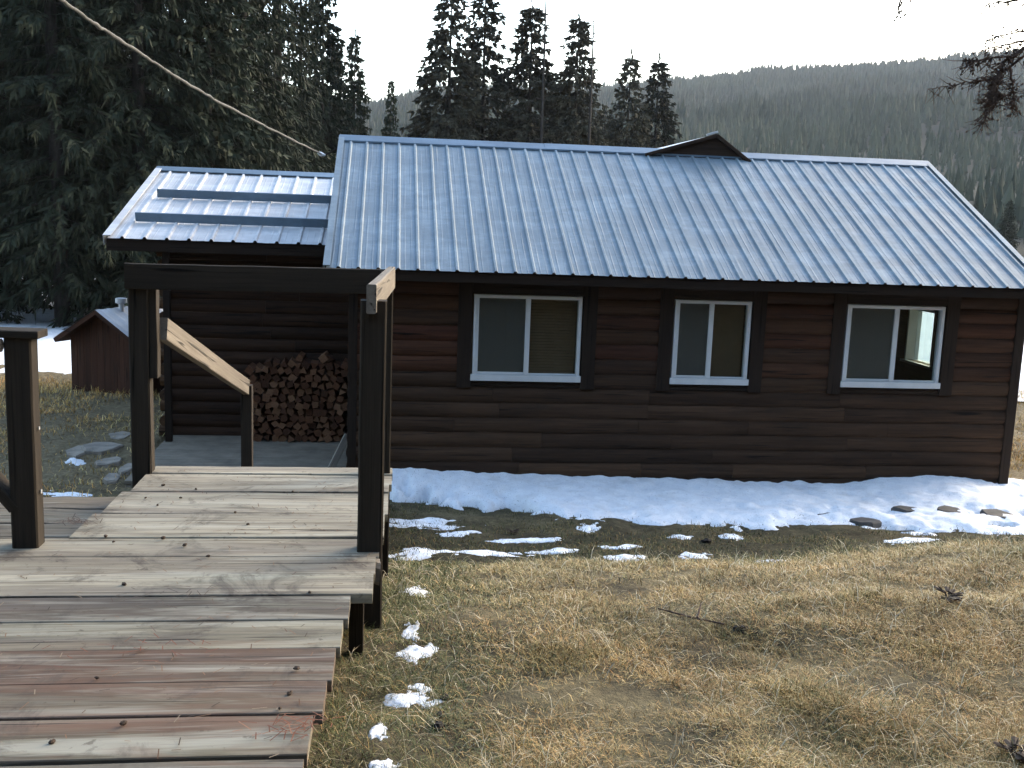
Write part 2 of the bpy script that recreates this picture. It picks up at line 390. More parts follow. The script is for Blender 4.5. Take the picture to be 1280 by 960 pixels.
# forest floor/hill trees far away : one mass
def wood_mass(name, label, x, y, h, lo, hi):
    N = len(x); z = H(x, y)-.4; r = h*RNG.uniform(.14, .24, N)
    K = 6; tiers = ((.05, .62, 1.), (.3, .82, .74), (.58, 1., .45)); V = []; Fc = []; C = []; base = 0
    tone = np.clip(RNG.normal(.5, .22, N)+1.3*(fbm(x*.008, y*.008, 91)-.5), 0, 1)
    colr = lo+(hi-lo)*tone[:, None]
    for b, t, rr in tiers:
        ang = np.arange(K)/K*math.tau+RNG.uniform(0, 6.28, (N, 1)); rad = r[:, None]*rr*RNG.uniform(.55, 1.25, (N, K))
        ring = np.stack([x[:, None]+rad*np.cos(ang), y[:, None]+rad*np.sin(ang), (z+h*b)[:, None]+h[:, None]*RNG.uniform(-.06, .06, (N, K))], -1)
        ap = np.stack([x+r*RNG.uniform(-.1, .1, N), y, z+h*t], -1)[:, None]
        V.append(np.concatenate([ap, ring], 1).reshape(-1, 3))
        i0 = base+np.arange(N)[:, None]*(K+1); k = np.arange(K)
        Fc.append(np.stack([np.broadcast_to(i0, (N, K)), i0+1+k, i0+1+(k+1) % K], -1).reshape(-1, 3))
        C.append(np.repeat(np.concatenate([colr, np.ones((N, 1))], 1), K+1, 0)); base += N*(K+1)
    Fc = np.concatenate(Fc)
    me = np_mesh(name, np.concatenate(V), Fc.ravel(), np.full(len(Fc), 3), M['hillforest'], {'col': ('FLOAT_COLOR', np.concatenate(C))})
    o = link(name, me)
    props(o, label, 'forest', kind='stuff')
N_ = 60000; u_ = RNG.uniform(-.22, .95, N_); y_ = np.sqrt(RNG.uniform(95**2, 1135**2, N_)); x_ = u_*y_
k_ = ~((u_ < .0) & (y_ < 120)); x_ = x_[k_]; y_ = y_[k_]
wood_mass('hill_forest', 'grey green conifer forest covering the far hillside behind the cabin', x_, y_, (3.2+9.5*RNG.uniform(0, 1, len(x_))**2.2)*(.6+.9*fbm(x_*.015, y_*.015, 77))*(.5+.5*sstep(120, 550, y_)), np.array((.015, .022, .0145)), np.array((.062, .066, .047)))
# unseen forest added behind the viewer to block low sky light
a_ = RNG.uniform(math.radians(175), math.radians(365), 900); d_ = RNG.uniform(17, 60, 900)
wood_mass('added_shade_forest', 'unseen added conifer forest behind the viewer that blocks low sky light', d_*np.cos(a_)-6, d_*np.sin(a_)-2, RNG.uniform(14, 22, 900), np.array((.016, .02, .014)), np.array((.045, .05, .035)))

# ================================================================== LOG CABIN
WX0, WX1, WY, BY, FZ = -.47, 8.12, 12.6, 18.4, -3.36
EY, EZ, RY, RZ = 12.2, -.67, 15.58, 1.02; RX0, RX1 = -.78, 8.2; SL = (RZ-EZ)/(RY-EY)
cab = thing('log_cabin', (3.8, 12.6, -3.4), 'dark brown log cabin with blue grey ribbed metal roof and three white windows', 'cabin')
WIN = [(1.0, 2.33, .5), (3.5, 4.48, .48), (5.735, 7.04, .51)]; WZ0, WZ1 = -2.01, -.955
CH = .188; zc0 = -2.10; TW = .17
def log_prof(h, bulge=.05):
    pr = [(-.02, 0)]
    for k in range(9):
        t = k/8; pr.append((bulge*(math.sin(math.pi*(.06+.88*t))**.6)-.004, h*t))
    pr.append((-.02, h)); return pr
def courses(mb, intervals_of, z_lo, z_hi, mk, h=CH, zref=zc0, colfn=None):
    k0 = math.floor((z_lo-zref)/h+1e-6); k = k0
    while zref+k*h < z_hi-.01:
        z = zref+k*h
        for (a, b) in intervals_of(z):
            cuts = [a]
            while b-cuts[-1] > 2.6: cuts.append(cuts[-1]+random.uniform(1.2, 2.6))
            if len(cuts) > 1 and b-cuts[-1] < .7: cuts.pop()
            cuts.append(b)
            for i in range(len(cuts)-1):
                hh = min(h, z_hi-z)
                sd = random.random(); c = colfn(z) if colfn else (1, 1, 1)
                mk(mb, log_prof(hh-.004), cuts[i]+.002, cuts[i+1]-.002, z, sd, c)
        k += 1
def front_log(Yp, side=-1):
    def mk(mb, pr, a, b, z, sd, c):
        n = max(2, int((b-a)/.5))
        mb.prism(pr, (a, Yp, z), (b, Yp, z), Vector((0, side, 0)), Vector((0, 0, 1)), segs=n, warp=.0025, sd=sd, col=c)
    return mk
def side_log(Xp, side):
    def mk(mb, pr, a, b, z, sd, c):
        mb.prism(pr, (Xp, a, z), (Xp, b, z), Vector((side, 0, 0)), Vector((0, 0, 1)), segs=3, warp=.0025, sd=sd, col=c)
    return mk
def fcol(z):
    r = random.random()
    if z > -2.05: return (1.05+.3*random.random(), .84+.12*random.random(), .8) if r < .6 else (.85, .78, .76)
    return (1.12, 1.1, 1.06) if r < .3 else ((1.3, 1.25, 1.15) if r < .4 else (.95, .92, .88))
def fint(z):
    if z < zc0-.01: return [(WX0+.06, WX1-.08)]
    xs = [WX0+.06]
    for a, b, _ in WIN: xs += [a-.06, b+.06]
    xs.append(WX1-.08); return [(xs[i], xs[i+1]) for i in range(0, len(xs), 2)]
mb = MB(); courses(mb, fint, -3.45, -.56, front_log(WY), colfn=fcol); mb.build('front_wall', M['log'], cab)
mb = MB()
for a, b, _ in WIN:
    mb = MB()
    for xa, xb in ((a-.02-TW, a-.02), (b+.02, b+.02+TW)): m_ = MB(); m_.box(xa, xb, WY-.058, WY+.02, -2.10, -.60, segs=3, warp=.0015); m_.build('side_casing', M['trim'], cab)
    mb.box(a-.018, b+.018, WY-.056, WY+.02, WZ1+.012, -.60)
    mb.build('head_board', M['trim'], cab); mb = MB()
    mb.prism(log_prof(.07, .03), (a-.02, WY, -2.098), (b+.02, WY, -2.098), Vector((0, -1, 0)), Vector((0, 0, 1)))
    mb.build('apron_board', M['trim'], cab)
mb = MB()
mb.box(WX0-.03, WX0+.075, WY-.062, WY+.02, -3.45, -.58); mb.build('corner_board', M['trim'], cab); mb = MB(); mb.box(WX1-.1, WX1+.03, WY-.062, WY+.02, -3.45, -.58)
mb.build('corner_board', M['trim'], cab)
# end walls (log courses following the gable) and back wall
def gable_int(z):
    top = min(z+CH, RZ)
    ya = max(WY+.02, EY+(top-EZ)/SL+.1); yb = min(BY, 2*RY-ya)
    return ya, yb
EW = (14.46, 15.28, -1.985, -1.16)      # end-wall window (y0,y1,z0,z1)
for nm, Xp, sd_ in (('left_end', WX0, -1), ('right_end', WX1, 1)):
    def gi(z, sd_=sd_):
        ya, yb = gable_int(z)
        if yb-ya < .3: return []
        if sd_ > 0 and z+CH > EW[2]-.03 and z < EW[3]+.03: return [(ya, EW[0]-.05), (EW[1]+.05, yb)]
        return [(ya, yb)]
    mb = MB(); courses(mb, gi, -3.45, RZ-.15, side_log(Xp, sd_), colfn=fcol); mb.build('end_wall', M['log'], cab)
mb = MB(); courses(mb, lambda z: [(WX0, WX1)], -3.45, -.56, front_log(BY, 1), colfn=fcol); mb.build('back_wall', M['log'], cab)
# inner lining with the real openings, floor
def lining(mb, axis_, p0, p1, u0, u1, w0, w1, holes):
    us = sorted({u0, u1, *[h[0] for h in holes], *[h[1] for h in holes]}); ws = sorted({w0, w1, *[h[2] for h in holes], *[h[3] for h in holes]})
    for i in range(len(us)-1):
        for j in range(len(ws)-1):
            cu = (us[i]+us[i+1])/2; cw = (ws[j]+ws[j+1])/2
            if any(h[0] < cu < h[1] and h[2] < cw < h[3] for h in holes): continue
            if axis_ == 'y': rawbox(mb, us[i], us[i+1], p0, p1, ws[j], ws[j+1], 0)
            else: rawbox(mb, p0, p1, us[i], us[i+1], ws[j], ws[j+1], 1)
mb = MB()
lining(mb, 'y', WY+.025, WY+.12, WX0+.04, WX1-.04, FZ, -.52, [(a+.002, b-.002, WZ0+.002, WZ1-.002) for a, b, _ in WIN])
lining(mb, 'x', WX1-.14, WX1-.03, WY+.13, BY-.06, FZ, -.6, [EW])
lining(mb, 'x', WX0+.03, WX0+.14, WY+.13, BY-.06, FZ, -.6, [])
lining(mb, 'y', BY-.14, BY-.03, WX0+.15, WX1-.15, FZ, -.6, [])
rawbox(mb, WX0+.05, WX1-.05, WY+.13, BY-.15, FZ-.1, FZ)
rawbox(mb, WX0+.15, WX1-.15, WY+.13, BY-.15, -.58, -.54)
for k in range(2): rawbox(mb, 2.9+k*2.2, 2.98+k*2.2, WY+1.6, BY-.2, FZ+.01, -.6, 1)
mb.build('inner_lining', M['inner'], cab)
def make_window(x0, x1, mf, k):
    y0, y1 = WY-.045, WY+.055; f = .042; mb = MB()
    mb.box(x0, x0+f, y0, y1, WZ0+.075, WZ1); mb.box(x1-f, x1, y0, y1, WZ0+.075, WZ1)
    mb.box(x0+f, x1-f, y0+.001, y1, WZ1-f, WZ1)
    mb.box(x0-.022, x1+.015, y0-.03, y1, WZ0, WZ0+.075)
    w = mb.build('window', M['vinyl'], cab)
    xm = x0+(x1-x0)*mf; zb = WZ0+.078; zt = WZ1-f-.002
    mb = MB(); mb.box(xm-.03, xm+.03, y0+.004, y1-.012, zb, zt)
    mb.box(x0+f+.002, xm-.032, y0+.016, y0+.04, zb, zb+.03); mb.box(x0+f+.002, x0+f+.024, y0+.016, y0+.04, zb+.032, zt)
    mb.box(xm+.032, x1-f-.002, y0+.026, y0+.05, zb, zb+.018)
    mb.build('sash', M['vinyl'], w)
    for a, b, yy in ((x0+f, xm-.03, y0+.046), (xm+.03, x1-f, y0+.056)):
        mb = MB(); rawbox(mb, a, b, yy, yy+.004, zb, zt); mb.build('glass_pane', M['glass'], w)
    mb = MB(); rawbox(mb, x0+f+.024, xm-.032, y0+.026, y0+.028, zb+.03, zt); mb.build('insect_screen', M['screen'], w)
    if k < 2:
        mb = MB(); z = zt-.01
        while z > (zb if k == 0 else zb+.02):
            mb.prism([(-.010, -.014), (.010, .013), (.012, .014), (-.008, -.014)], (xm-.25 if k == 0 else xm, y1+.05, z), (x1-f-.004, y1+.05, z), Vector((0, 1, 0)), Vector((0, 0, 1))); z -= .036 if k == 0 else .027
        mb.build('blind', M['blind'], w)
for k, (a, b, m) in enumerate(WIN): make_window(a, b, m, k)
mb = MB()   # end wall window frame
for s in (0, 1):
    yy = EW[0] if s == 0 else EW[1]-.04; mb.box(WX1-.16, WX1+.05, yy, yy+.04, EW[2], EW[3])
mb.box(WX1-.2, WX1+.06, EW[0]-.05, EW[1]+.05, EW[2]-.04, EW[2]); mb.box(WX1-.16, WX1+.05, EW[0]+.04, EW[1]-.04, EW[3]-.04, EW[3])
w = mb.build('end_window', M['vinyl'], cab)
mb = MB(); rawbox(mb, WX1-.02, WX1-.016, EW[0]+.04, EW[1]-.04, EW[2], EW[3]-.04); mb.build('glass_pane', M['glass'], w)

# ---- roofs
def rib_sheet(x0, x1, e, r, spacing, phase, rib_h=.024, rib_w=.052, segs=10, minor=True, wob=.002):
    prof = []; x = x0; prof.append((x0, 0.))
    xr = x0+phase
    while xr+rib_w/2 < x1-.01:
        if minor:
            for q in (1/3, 2/3):
                xm = xr-spacing+spacing*q
                if xm-.015 > x0+.01: prof += [(xm-.012, 0), (xm, .0022), (xm+.012, 0)]
        prof += [(xr-rib_w/2, 0), (xr-rib_w*.22, rib_h), (xr+rib_w*.22, rib_h), (xr+rib_w/2, 0)]; xr += spacing
    prof.append((x1, 0.)); prof = sorted(prof); e = Vector(e); r = Vector(r); d = (r-e); nrm = Vector((0, -d.z, d.y)).normalized()
    if nrm.z < 0: nrm = -nrm
    vs = []; fs = []; n = len(prof)
    for k in range(segs+1):
        t = k/segs
        for (a, h) in prof:
            p = e+d*t+nrm*(h+random.uniform(-wob, wob)*(h < .01)); vs.append((a, p.y, p.z))
    for k in range(segs):
        for i in range(n-1): fs.append([k*n+i, k*n+i+1, (k+1)*n+i+1, (k+1)*n+i])
    return vs, fs
def slab(mb, x0, x1, e, r, th, off=0., **k):
    e = Vector((0, *e)); r = Vector((0, *r)); d = r-e; n = Vector((0, -d.z, d.y)).normalized()
    if n.z < 0: n = -n
    vs = []
    for X_ in (x0, x1):
        for p in (e, r):
            for o in (off, off-th): q = p+n*o; vs.append((X_, q.y, q.z))
    mb.add(vs, [(0, 2, 3, 1), (4, 5, 7, 6), (0, 4, 6, 2), (1, 3, 7, 5), (0, 1, 5, 4), (2, 6, 7, 3)], **k)
mb = MB(); mb.add(*rib_sheet(RX0+.03, RX1-.02, (0, EY, EZ), (0, RY, RZ), .2286, .14)); mb.build('roof', M['roof'], cab)
mb = MB(); mb.add(*rib_sheet(RX0+.03, RX1-.02, (0, 2*RY-EY, EZ), (0, RY, RZ), .2286, .14)); mb.build('roof', M['roof'], cab)
mb = MB(); slab(mb, RX0+.06, RX1-.05, (EY+.03, EZ+.015), (RY, RZ), .10, -.012); slab(mb, RX0+.06, RX1-.05, (2*RY-EY-.03, EZ+.015), (RY-.001, RZ), .10, -.012)
mb.build('roof_deck', M['trim'], cab)
mb = MB(); mb.box(RX0+.06, RX1-.05, EY+.035, EY+.075, EZ-.13, EZ-.02); mb.build('fascia', M['trim'], cab)
nF = Vector((0, -SL, 1)).normalized()
mb = MB()   # ridge cap
xs_cut = [RX0, 2.2, 5.2, RX1]
for i in range(3):
    a, b = xs_cut[i]+.002*(i > 0), xs_cut[i+1]; up_ = .034+.004*(i % 2)
    for s in (1, -1):
        p = [(RY, RZ+up_+.012), (RY-s*.15, RZ-.15*SL+up_), (RY-s*.152, RZ-.152*SL+up_-.022), (RY-s*.15, RZ-.15*SL+up_-.004), (RY, RZ+up_+.008)]
        vs = [(a, y, z) for y, z in p]+[(b, y, z) for y, z in p]; n = 5
        mb.add(vs, [[i_, (i_+1) % n, n+(i_+1) % n, n+i_] for i_ in range(n)]+[[0, 1, 2, 3, 4], [5, 6, 7, 8, 9]])
mb.build('ridge_cap', M['guard'], cab)
for xa, xb in ((RX0-.006, RX0+.075), (RX1-.07, RX1+.006)):
    mb = MB()
    for ye in (EY, 2*RY-EY):
        slab(mb, xa, xb, (ye, EZ), (RY, RZ), .012, .036)
    xo = xa if xa < 0 else xb-.012
    for ye in (EY, 2*RY-EY): slab(mb, xo, xo+.012, (ye, EZ), (RY, RZ), .10, .022)
    mb.build('rake_trim', M['roof'], cab)
# ---- gable of the rear wing showing over the ridge
PL, PK, PR = (3.70, .955), (4.76, 1.285), (5.33, .90); GY = 15.44
mb = MB()
vs = [(PL[0], GY, PL[1]), (PL[0], GY, PL[1]-.06), (PR[0], GY, PR[1]-.05), (PR[0], GY, PR[1]), (PK[0], GY, PK[1])]
vs2 = [(x, y+.05, z) for x, y, z in vs]
mb.add(vs+vs2, [[0, 1, 2, 3, 4], [5, 9, 8, 7, 6]]+[[i, (i+1) % 5, 5+(i+1) % 5, 5+i] for i in range(5)])
wing = mb.build('wing_gable', M['wing'], cab)
mb = MB()
for (A, B) in ((PL, PK), (PK, PR)):
    mb.beam((A[0], GY-.03, A[1]), (B[0], GY-.03, B[1]-.005), .06, .05)
mb.build('barge_board', M['wing'], wing)
mb = MB()
for (A, B) in ((PL, PK), (PR, PK)):
    d = Vector((B[0]-A[0], 0, B[1]-A[1])); n = Vector((-d.z, 0, d.x)).normalized(); n = n if n.z > 0 else -n
    a = Vector((A[0], 0, A[1]))+n*.004; b = Vector((B[0], 0, B[1]))+n*.004
    ws = []
    for y in (GY+.14, 19.6): ws += [(a.x, y, a.z), (b.x, y, b.z), (b.x+n.x*.012, y, b.z+n.z*.012), (a.x+n.x*.012, y, a.z+n.z*.012)]
    mb.add(ws, [(0, 1, 2, 3), (4, 7, 6, 5), (0, 4, 5, 1), (1, 5, 6, 2), (2, 6, 7, 3), (3, 7, 4, 0)])
mb.build('wing_roof', M['roofpale'], wing)
mb = MB(); mb.beam((PK[0]-.16, GY-.05, PK[1]-.005), (PK[0]+.01, GY-.05, PK[1]+.05), .03, .03); mb.build('ridge_flashing', M['roofpale'], wing)
mb = MB(); rawbox(mb, 3.9, 5.2, BY+.05, 19.4, -3.4, -.2); 
mb.add([(3.9, 15.7, .3), (5.2, 15.7, .3), (5.2, 19.4, .3), (3.9, 19.4, .3), (4.76, 15.7, 1.2), (4.76, 19.4, 1.2)], [(0, 1, 4), (3, 5, 2), (0, 4, 5, 3), (1, 2, 5, 4), (0, 3, 2, 1)])
mb.build('wing_wall', M['log'], wing)
# ---- porch annex with lower roof
AX0, AX1, AEY, AEZ, ARY, ARZ = -3.9, -.79, 14.8, -.50, 18.2, .55
mb = MB(); mb.add(*rib_sheet(AX0+.05, AX1, (0, AEY, AEZ), (0, ARY, ARZ), .295, .2, .03, .06)); mb.build('porch_roof', M['roofpale'], cab)
mb = MB(); mb.add(*rib_sheet(AX0+.05, AX1, (0, 2*ARY-AEY, AEZ), (0, ARY, ARZ), .295, .2, .03, .06)); mb.build('porch_roof', M['roofpale'], cab)
mb = MB(); slab(mb, AX0+.04, AX1-.01, (AEY+.03, AEZ), (ARY, ARZ), .09, -.012); slab(mb, AX0+.04, AX1-.01, (2*ARY-AEY-.03, AEZ), (ARY-.001, ARZ), .09, -.012); mb.build('porch_roof_deck', M['trim'], cab)
mb = MB(); mb.box(AX0+.03, AX1, AEY+.03, AEY+.07, AEZ-.17, AEZ-.02); mb.build('porch_fascia', M['trim'], cab)
AS = (ARZ-AEZ)/(ARY-AEY); mb = MB()
for s in (1, -1):
    p = [(ARY, ARZ+.05), (ARY-s*.2, ARZ-.2*AS+.038), (ARY-s*.2, ARZ-.2*AS+.026), (ARY, ARZ+.038)]
    vs = [(AX0, y, z) for y, z in p]+[(AX1-.002, y, z) for y, z in p]
    mb.add(vs, [[i, (i+1) % 4, 4+(i+1) % 4, 4+i] for i in range(4)]+[[0, 1, 2, 3], [7, 6, 5, 4]])
mb.build('ridge_cap', M['guard'], cab)
mb = MB()
for ye in (AEY, 2*ARY-AEY): slab(mb, AX0-.005, AX0+.1, (ye, AEZ), (ARY, ARZ), .012, .042); slab(mb, AX0-.005, AX0+.007, (ye, AEZ), (ARY, ARZ), .13, .028)
mb.build('rake_trim', M['roofpale'], cab)
for t0, xl in ((.19, -3.62), (.525, -3.56)):    # two long snow guards
    y = AEY+(ARY-AEY)*t0; z = AEZ+(ARZ-AEZ)*t0
    mb = MB(); mb.beam((xl, y, z+.09), (AX1-.004, y, z+.09), .035, .13, up=(0, -.25, 1)); mb.build('snow_guard', M['guard'], cab)
AWX, AWY = -3.2, 15.4
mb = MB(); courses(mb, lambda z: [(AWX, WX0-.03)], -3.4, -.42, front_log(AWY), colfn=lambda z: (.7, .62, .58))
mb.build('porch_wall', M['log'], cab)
mb = MB(); courses(mb, lambda z: [(AWY+.05, 2*ARY-AWY)], -3.4, -.42, side_log(AWX, -1)); courses(mb, lambda z: [(AWX, WX0-.03)], -3.4, -.42, front_log(2*ARY-AWY, 1)); mb.build('porch_side_wall', M['log'], cab)
mb = MB(); z = -3.4; k = 0
while z < -.5:
    mb.tube([(AWX-.10-.05*random.random(), AWY+.09, z+.09), (AWX+.1, AWY+.09, z+.09)], [.085, .092], 10, col=(1.9, 1.8, 1.5)) if k % 2 == 0 else mb.tube([(AWX-.02, AWY-.10-.05*random.random(), z+.09), (AWX-.02, AWY+.2, z+.09)], [.085, .092], 10, col=(1.6, 1.5, 1.3))  # brighter tint carries the side light on the log ends
    z += CH; k += 1
mb.build('log_end', M['log'], cab)
mb = MB(); y = 12.72; 
while y < 15.33: mb.box(AWX+.02, WX0-.05, y, y+.135, -3.39, -3.35, sd=random.random()); y += .142
mb.build('porch_floor', M['concrete'], cab)
mb = MB(); rawbox(mb, AWX+.03, WX0-.06, 12.74, 15.3, -3.6, -3.40); mb.build('porch_footing', M['stone'], cab)
mb = MB(); mb.box(AWX+.05, AWX+.14, 14.9, 14.99, -3.35, -.56); mb.build('porch_post', M['trim'], cab)

# ================================================================== FIREWOOD
FW = []
for k in range(7):
    mb = MB(); n = random.choice((3, 4, 4, 5)); a0 = random.random()*6; R_ = .072
    pr = [(R_*random.uniform(.7, 1.1)*math.cos(a0+i/n*6.283), R_*random.uniform(.65, 1.1)*math.sin(a0+i/n*6.283)) for i in range(n)]
    mb.prism(pr, (0, 0, 0), (0, .38, 0), Vector((1, 0, 0)), Vector((0, 0, 1)), segs=2, warp=.006, taper=.95)
    FW.append(np_mesh('firewood_log', np.array(mb.v), [i for f in mb.f for i in f], [len(f) for f in mb.f], M['firewood'], {'bc': ('FLOAT_VECTOR', mb.bc), 'sd': ('FLOAT', mb.sd), 'col': ('FLOAT_COLOR', mb.col)}))
row = 0; z = -3.30
while z < -2.0:
    x = -1.98+(.05 if row % 2 else 0)
    while x < -.62:
        top = -2.10-.14*(1-float(sstep(-1.95, -1.35, x)))-.05*abs(math.sin(x*7))
        if z < top:
            o = bpy.data.objects.new('firewood_log', random.choice(FW)); COL.objects.link(o)
            o.location = (x+random.uniform(-.015, .015), 14.98+random.uniform(-.05, .03), z+random.uniform(-.012, .012)); o.rotation_euler = (0, random.uniform(0, 6.28), random.uniform(-.06, .06))
            props(o, 'split firewood log in the tall stack under the porch roof', 'firewood', 'split logs stacked against the porch wall')
        x += random.uniform(.098, .125)
    z += .098; row += 1
mb = MB(); p0 = Vector((-.66, 13.5, -3.35)); mb.beam((-.74, 13.35, -3.34), (-.55, 13.75, -2.98), .09, .03, up=(0, 1, .3)); o = mb.build('leaning_plank', M['pale_plank'])
props(o, 'short pale plank leaning in the corner beside the firewood porch', 'plank')

# ================================================================== BOARDWALK
bw = thing('boardwalk', (-.75, 4.5, -1.9), 'weathered grey plank boardwalk with dark posts and rails leading towards the porch', 'boardwalk')
YL = [587, 592, 603, 615, 642, 672, 695, 718, 745, 775, 810, 852, 893, 920, 948]
TN = [(1, .97, .92), (.95, .93, .88), (.74, .72, .68), (1, .98, .93), (1., .98, .92), (.95, .92, .86), (.86, .82, .76), (.95, .93, .86),
      (.30, .28, .27), (.60, .59, .53), (.31, .235, .20), (.34, .285, .245), (.37, .32, .275), (.44, .41, .35)]
ys = [float(atz(300, y, -1.5)[1]) for y in YL]; ys[0] = 6.03
def ledge(y): return float(np.interp(y, [4.6, 6.05], [-1.43, -1.315]))
def redge(y): return float(np.interp(y, [2.0, 2.72, 3.5, 3.95, 4.0, 4.5, 6.05], [-.25, -.215, -.165, -.135, -.06, -.03, .025]))
up_b, low_b = MB(), MB(); k = 0
bl = [(ys[i+1], ys[i], TN[i]) for i in range(len(TN))]
y = ys[-1]
while y > -2.2:
    w = random.uniform(.135, .165); c = random.choice(TN[-5:]); bl.append((y-w, y, c)); y -= w
for (ya, yb, c) in bl:
    ym = (ya+yb)/2; narrow = ym > 4.62; tgt = up_b if narrow else low_b
    xl = ledge(ym)+random.uniform(-.012, .012) if narrow else -3.3+random.uniform(-.05, .05)
    xr = redge(ym)+(random.uniform(-.01, .01) if narrow else random.uniform(-.012, .012))
    if not narrow and ym < 3.98: xr -= .0
    dz = random.uniform(-.004, .004) if narrow else random.uniform(-.005, .004)
    tilt = random.uniform(-.02, .02)
    v_ = random.uniform(.93, 1.07); c = tuple(q_*v_ for q_ in c)
    tgt.beam((xl, ym, -1.521+dz), (xr, ym+random.uniform(-.01, .01), -1.521+dz+random.uniform(-.006, .006)), (yb-ya)-random.uniform(.003, .007), .042, up=(0, tilt*.3, 1), ch=.003, segs=10, warp=.0012, col=c)
up_b.build('upper_deck', M['deck'], bw); low_b.build('lower_deck', M['deck'], bw)
mb = MB()   # lower side step on the left
yb = 6.02
while yb > 4.66:
    w = random.uniform(.22, .28); mb.beam((-2.3, yb-w/2, -1.70), (ledge(yb)-.03, yb-w/2, -1.70), w-.012, .042, segs=6, warp=.003, col=random.choice([(.55, .52, .48), (.68, .65, .6), (.5, .46, .42)])); yb -= w  # boards tinted darker, their shade put into the colour
mb.build('side_step', M['deck'], bw)
mb = MB()
for x0_, x1_ in ((-.11, -.05), (-.74, -.72), (-1.36, -1.30)):
    mb.beam((x0_-.06, 4.5, -1.64), (x1_, 6.0, -1.64), .045, .185, segs=3, warp=.002)
for x_ in (-.34, -1.2, -2.2, -3.1): mb.beam((x_, -2.0, -1.64), (x_+.08, 4.45, -1.64), .045, .185)
mb.beam((-1.30, 5.985, -1.64), (-.02, 5.985, -1.64), .04, .185)
mb.build('joist', M['post'], bw)
def post(x0, x1, y0, y1, z0, z1, mat='post'):
    m = MB(); m.box(x0, x1, y0, y1, z0, z1, ch=.007, segs=6, warp=.0015); return m.build('post', M[mat], bw)
post(-.131, -.018, 4.49, 4.585, -2.1, -.383)
post(-.075, .012, 5.90, 5.99, -2.6, -.40)
post(-1.425, -1.318, 5.86, 5.955, -2.7, -.36)
pl = post(-1.615, -1.505, 4.55, 4.645, -2.3, -.585)
m = MB(); m.tube([(-1.50, 4.6, -.98), (-1.497, 4.6, -.98)], [.008, .008], 8); m.tube([(-1.50, 4.595, -1.26), (-1.496, 4.595, -1.26)], [.01, .01], 8); m.build('bolt', M['steel'], pl)
m = MB(); m.beam((-1.43, 5.84, -.398), (-.06, 5.86, -.392), .04, .138, segs=8, warp=.0015); m.build('cross_rail', M['post'], bw)
m = MB(); m.beam((-.082, 4.44, -.372), (.0, 5.93, -.372), .042, .125, segs=4, warp=.001, ch=.005); m.build('side_rail', M['rail'], bw)
m = MB(); m.box(-.06, .0, 5.82, 5.86, -.40, -.33); m.build('rail_block', M['post'], bw)
m = MB(); m.beam((-3.3, 4.60, -.565), (-1.47, 4.60, -.567), .13, .032, segs=6, warp=.002); m.build('rail_cap', M['post'], bw)
m = MB(); m.tube([(-3.3, 4.53, -.62), (-2.4, 4.53, -.615), (-1.615, 4.53, -.613)], [.03, .029, .029], 10); m.build('pole_rail', M['rail'], bw)
m = MB(); m.beam((-2.15, 4.60, -.62), (-1.60, 4.60, -1.33), .045, .11, up=(0, 1, 0)); m.build('brace', M['post'], bw)
m = MB(); m.box(-1.316, -1.275, 5.87, 5.95, -.96, -.44, segs=3, warp=.002); m.build('post_block', M['post'], bw)
# chunky weathered blocks at the ragged right edge under the near post
m = MB(); m.beam((-.20, 4.40, -1.55), (-.03, 4.41, -1.56), .10, .10, segs=3, warp=.008, ch=.02); m.build('end_block', M['rail'], bw); m = MB(); m.box(-.15, -.09, 4.14, 4.2, -2.1, -1.56); m.build('prop_post', M['post'], bw)

st = thing('wooden_steps', (-.65, 8.5, -3.35), 'wooden steps with a sloping bleached handrail going down from boardwalk to porch', 'steps')
n = 10; 
mb = MB()
for i in range(n):
    z = -1.5-(i+1)*.168; y = 6.06+i*.56
    for q in range(2): mb.box(-1.22, -.06, y+q*.285, y+q*.285+.27, z-.04, z, sd=random.random(), col=(.75, .72, .66))
mb.build('tread', M['deck'], st)
mb = MB()
for x in (-1.26, -.05): mb.beam((x, 6.02, -1.72), (x, 11.7, -3.42), .045, .28)
mb.build('stringer', M['post'], st)
A = atY(192, 399, 5.98); A.x = -1.262; B = atY(308, 482, 8.7)
mb = MB(); mb.beam(A-Vector((0, .02, .05)), B-Vector((0, 0, .015)), .05, .125, segs=4, warp=.001); mb.build('handrail', M['rail'], st)
mb = MB(); mb.box(B.x-.045, B.x+.045, B.y-.02, B.y+.07, -3.3, B.z+.0, segs=3, warp=.001); mb.build('handrail_post', M['post'], st)

# ================================================================== SHED
sh = thing('small_shed', (-5.05, 19.05, -3.42), 'little red brown gabled shed with pale metal roof and white vent pipe beyond the yard', 'shed'); ORG[sh.name] = Vector((0, 0, 0))
sh.rotation_euler = (0, 0, math.radians(-25.7))
SWX, SL_, PKZ, EVX, EVZ = .74, 2.5, 1.50, .93, .93
mb = MB(); x = -SWX
while x < SWX-.02:
    w = min(.145, SWX-x)
    def zt(v): return PKZ-.03-abs(v)*(PKZ-EVZ)/EVX
    a, b = x+.002, x+w-.002
    vs = [(a, 0, -.1), (b, 0, -.1), (b, 0, zt(b)), (a, 0, zt(a))]; vs += [(p, .02, r) for p, _, r in vs]
    mb.add(vs, [(0, 1, 2, 3), (5, 4, 7, 6), (0, 4, 5, 1), (1, 5, 6, 2), (2, 6, 7, 3), (3, 7, 4, 0)], bc=[(r, p, q_) for p, q_, r in vs]); x += w
for sx in (-SWX, SWX):
    y = .02
    while y < SL_: mb.box(sx-.01, sx+.01, y+.001, min(y+.143, SL_), -.1, zt(SWX)-.01); y += .145
rawbox(mb, -SWX+.01, SWX-.01, SL_-.03, SL_, -.1, .95, 2)
mb.build('shed_wall', M['shed'], sh)
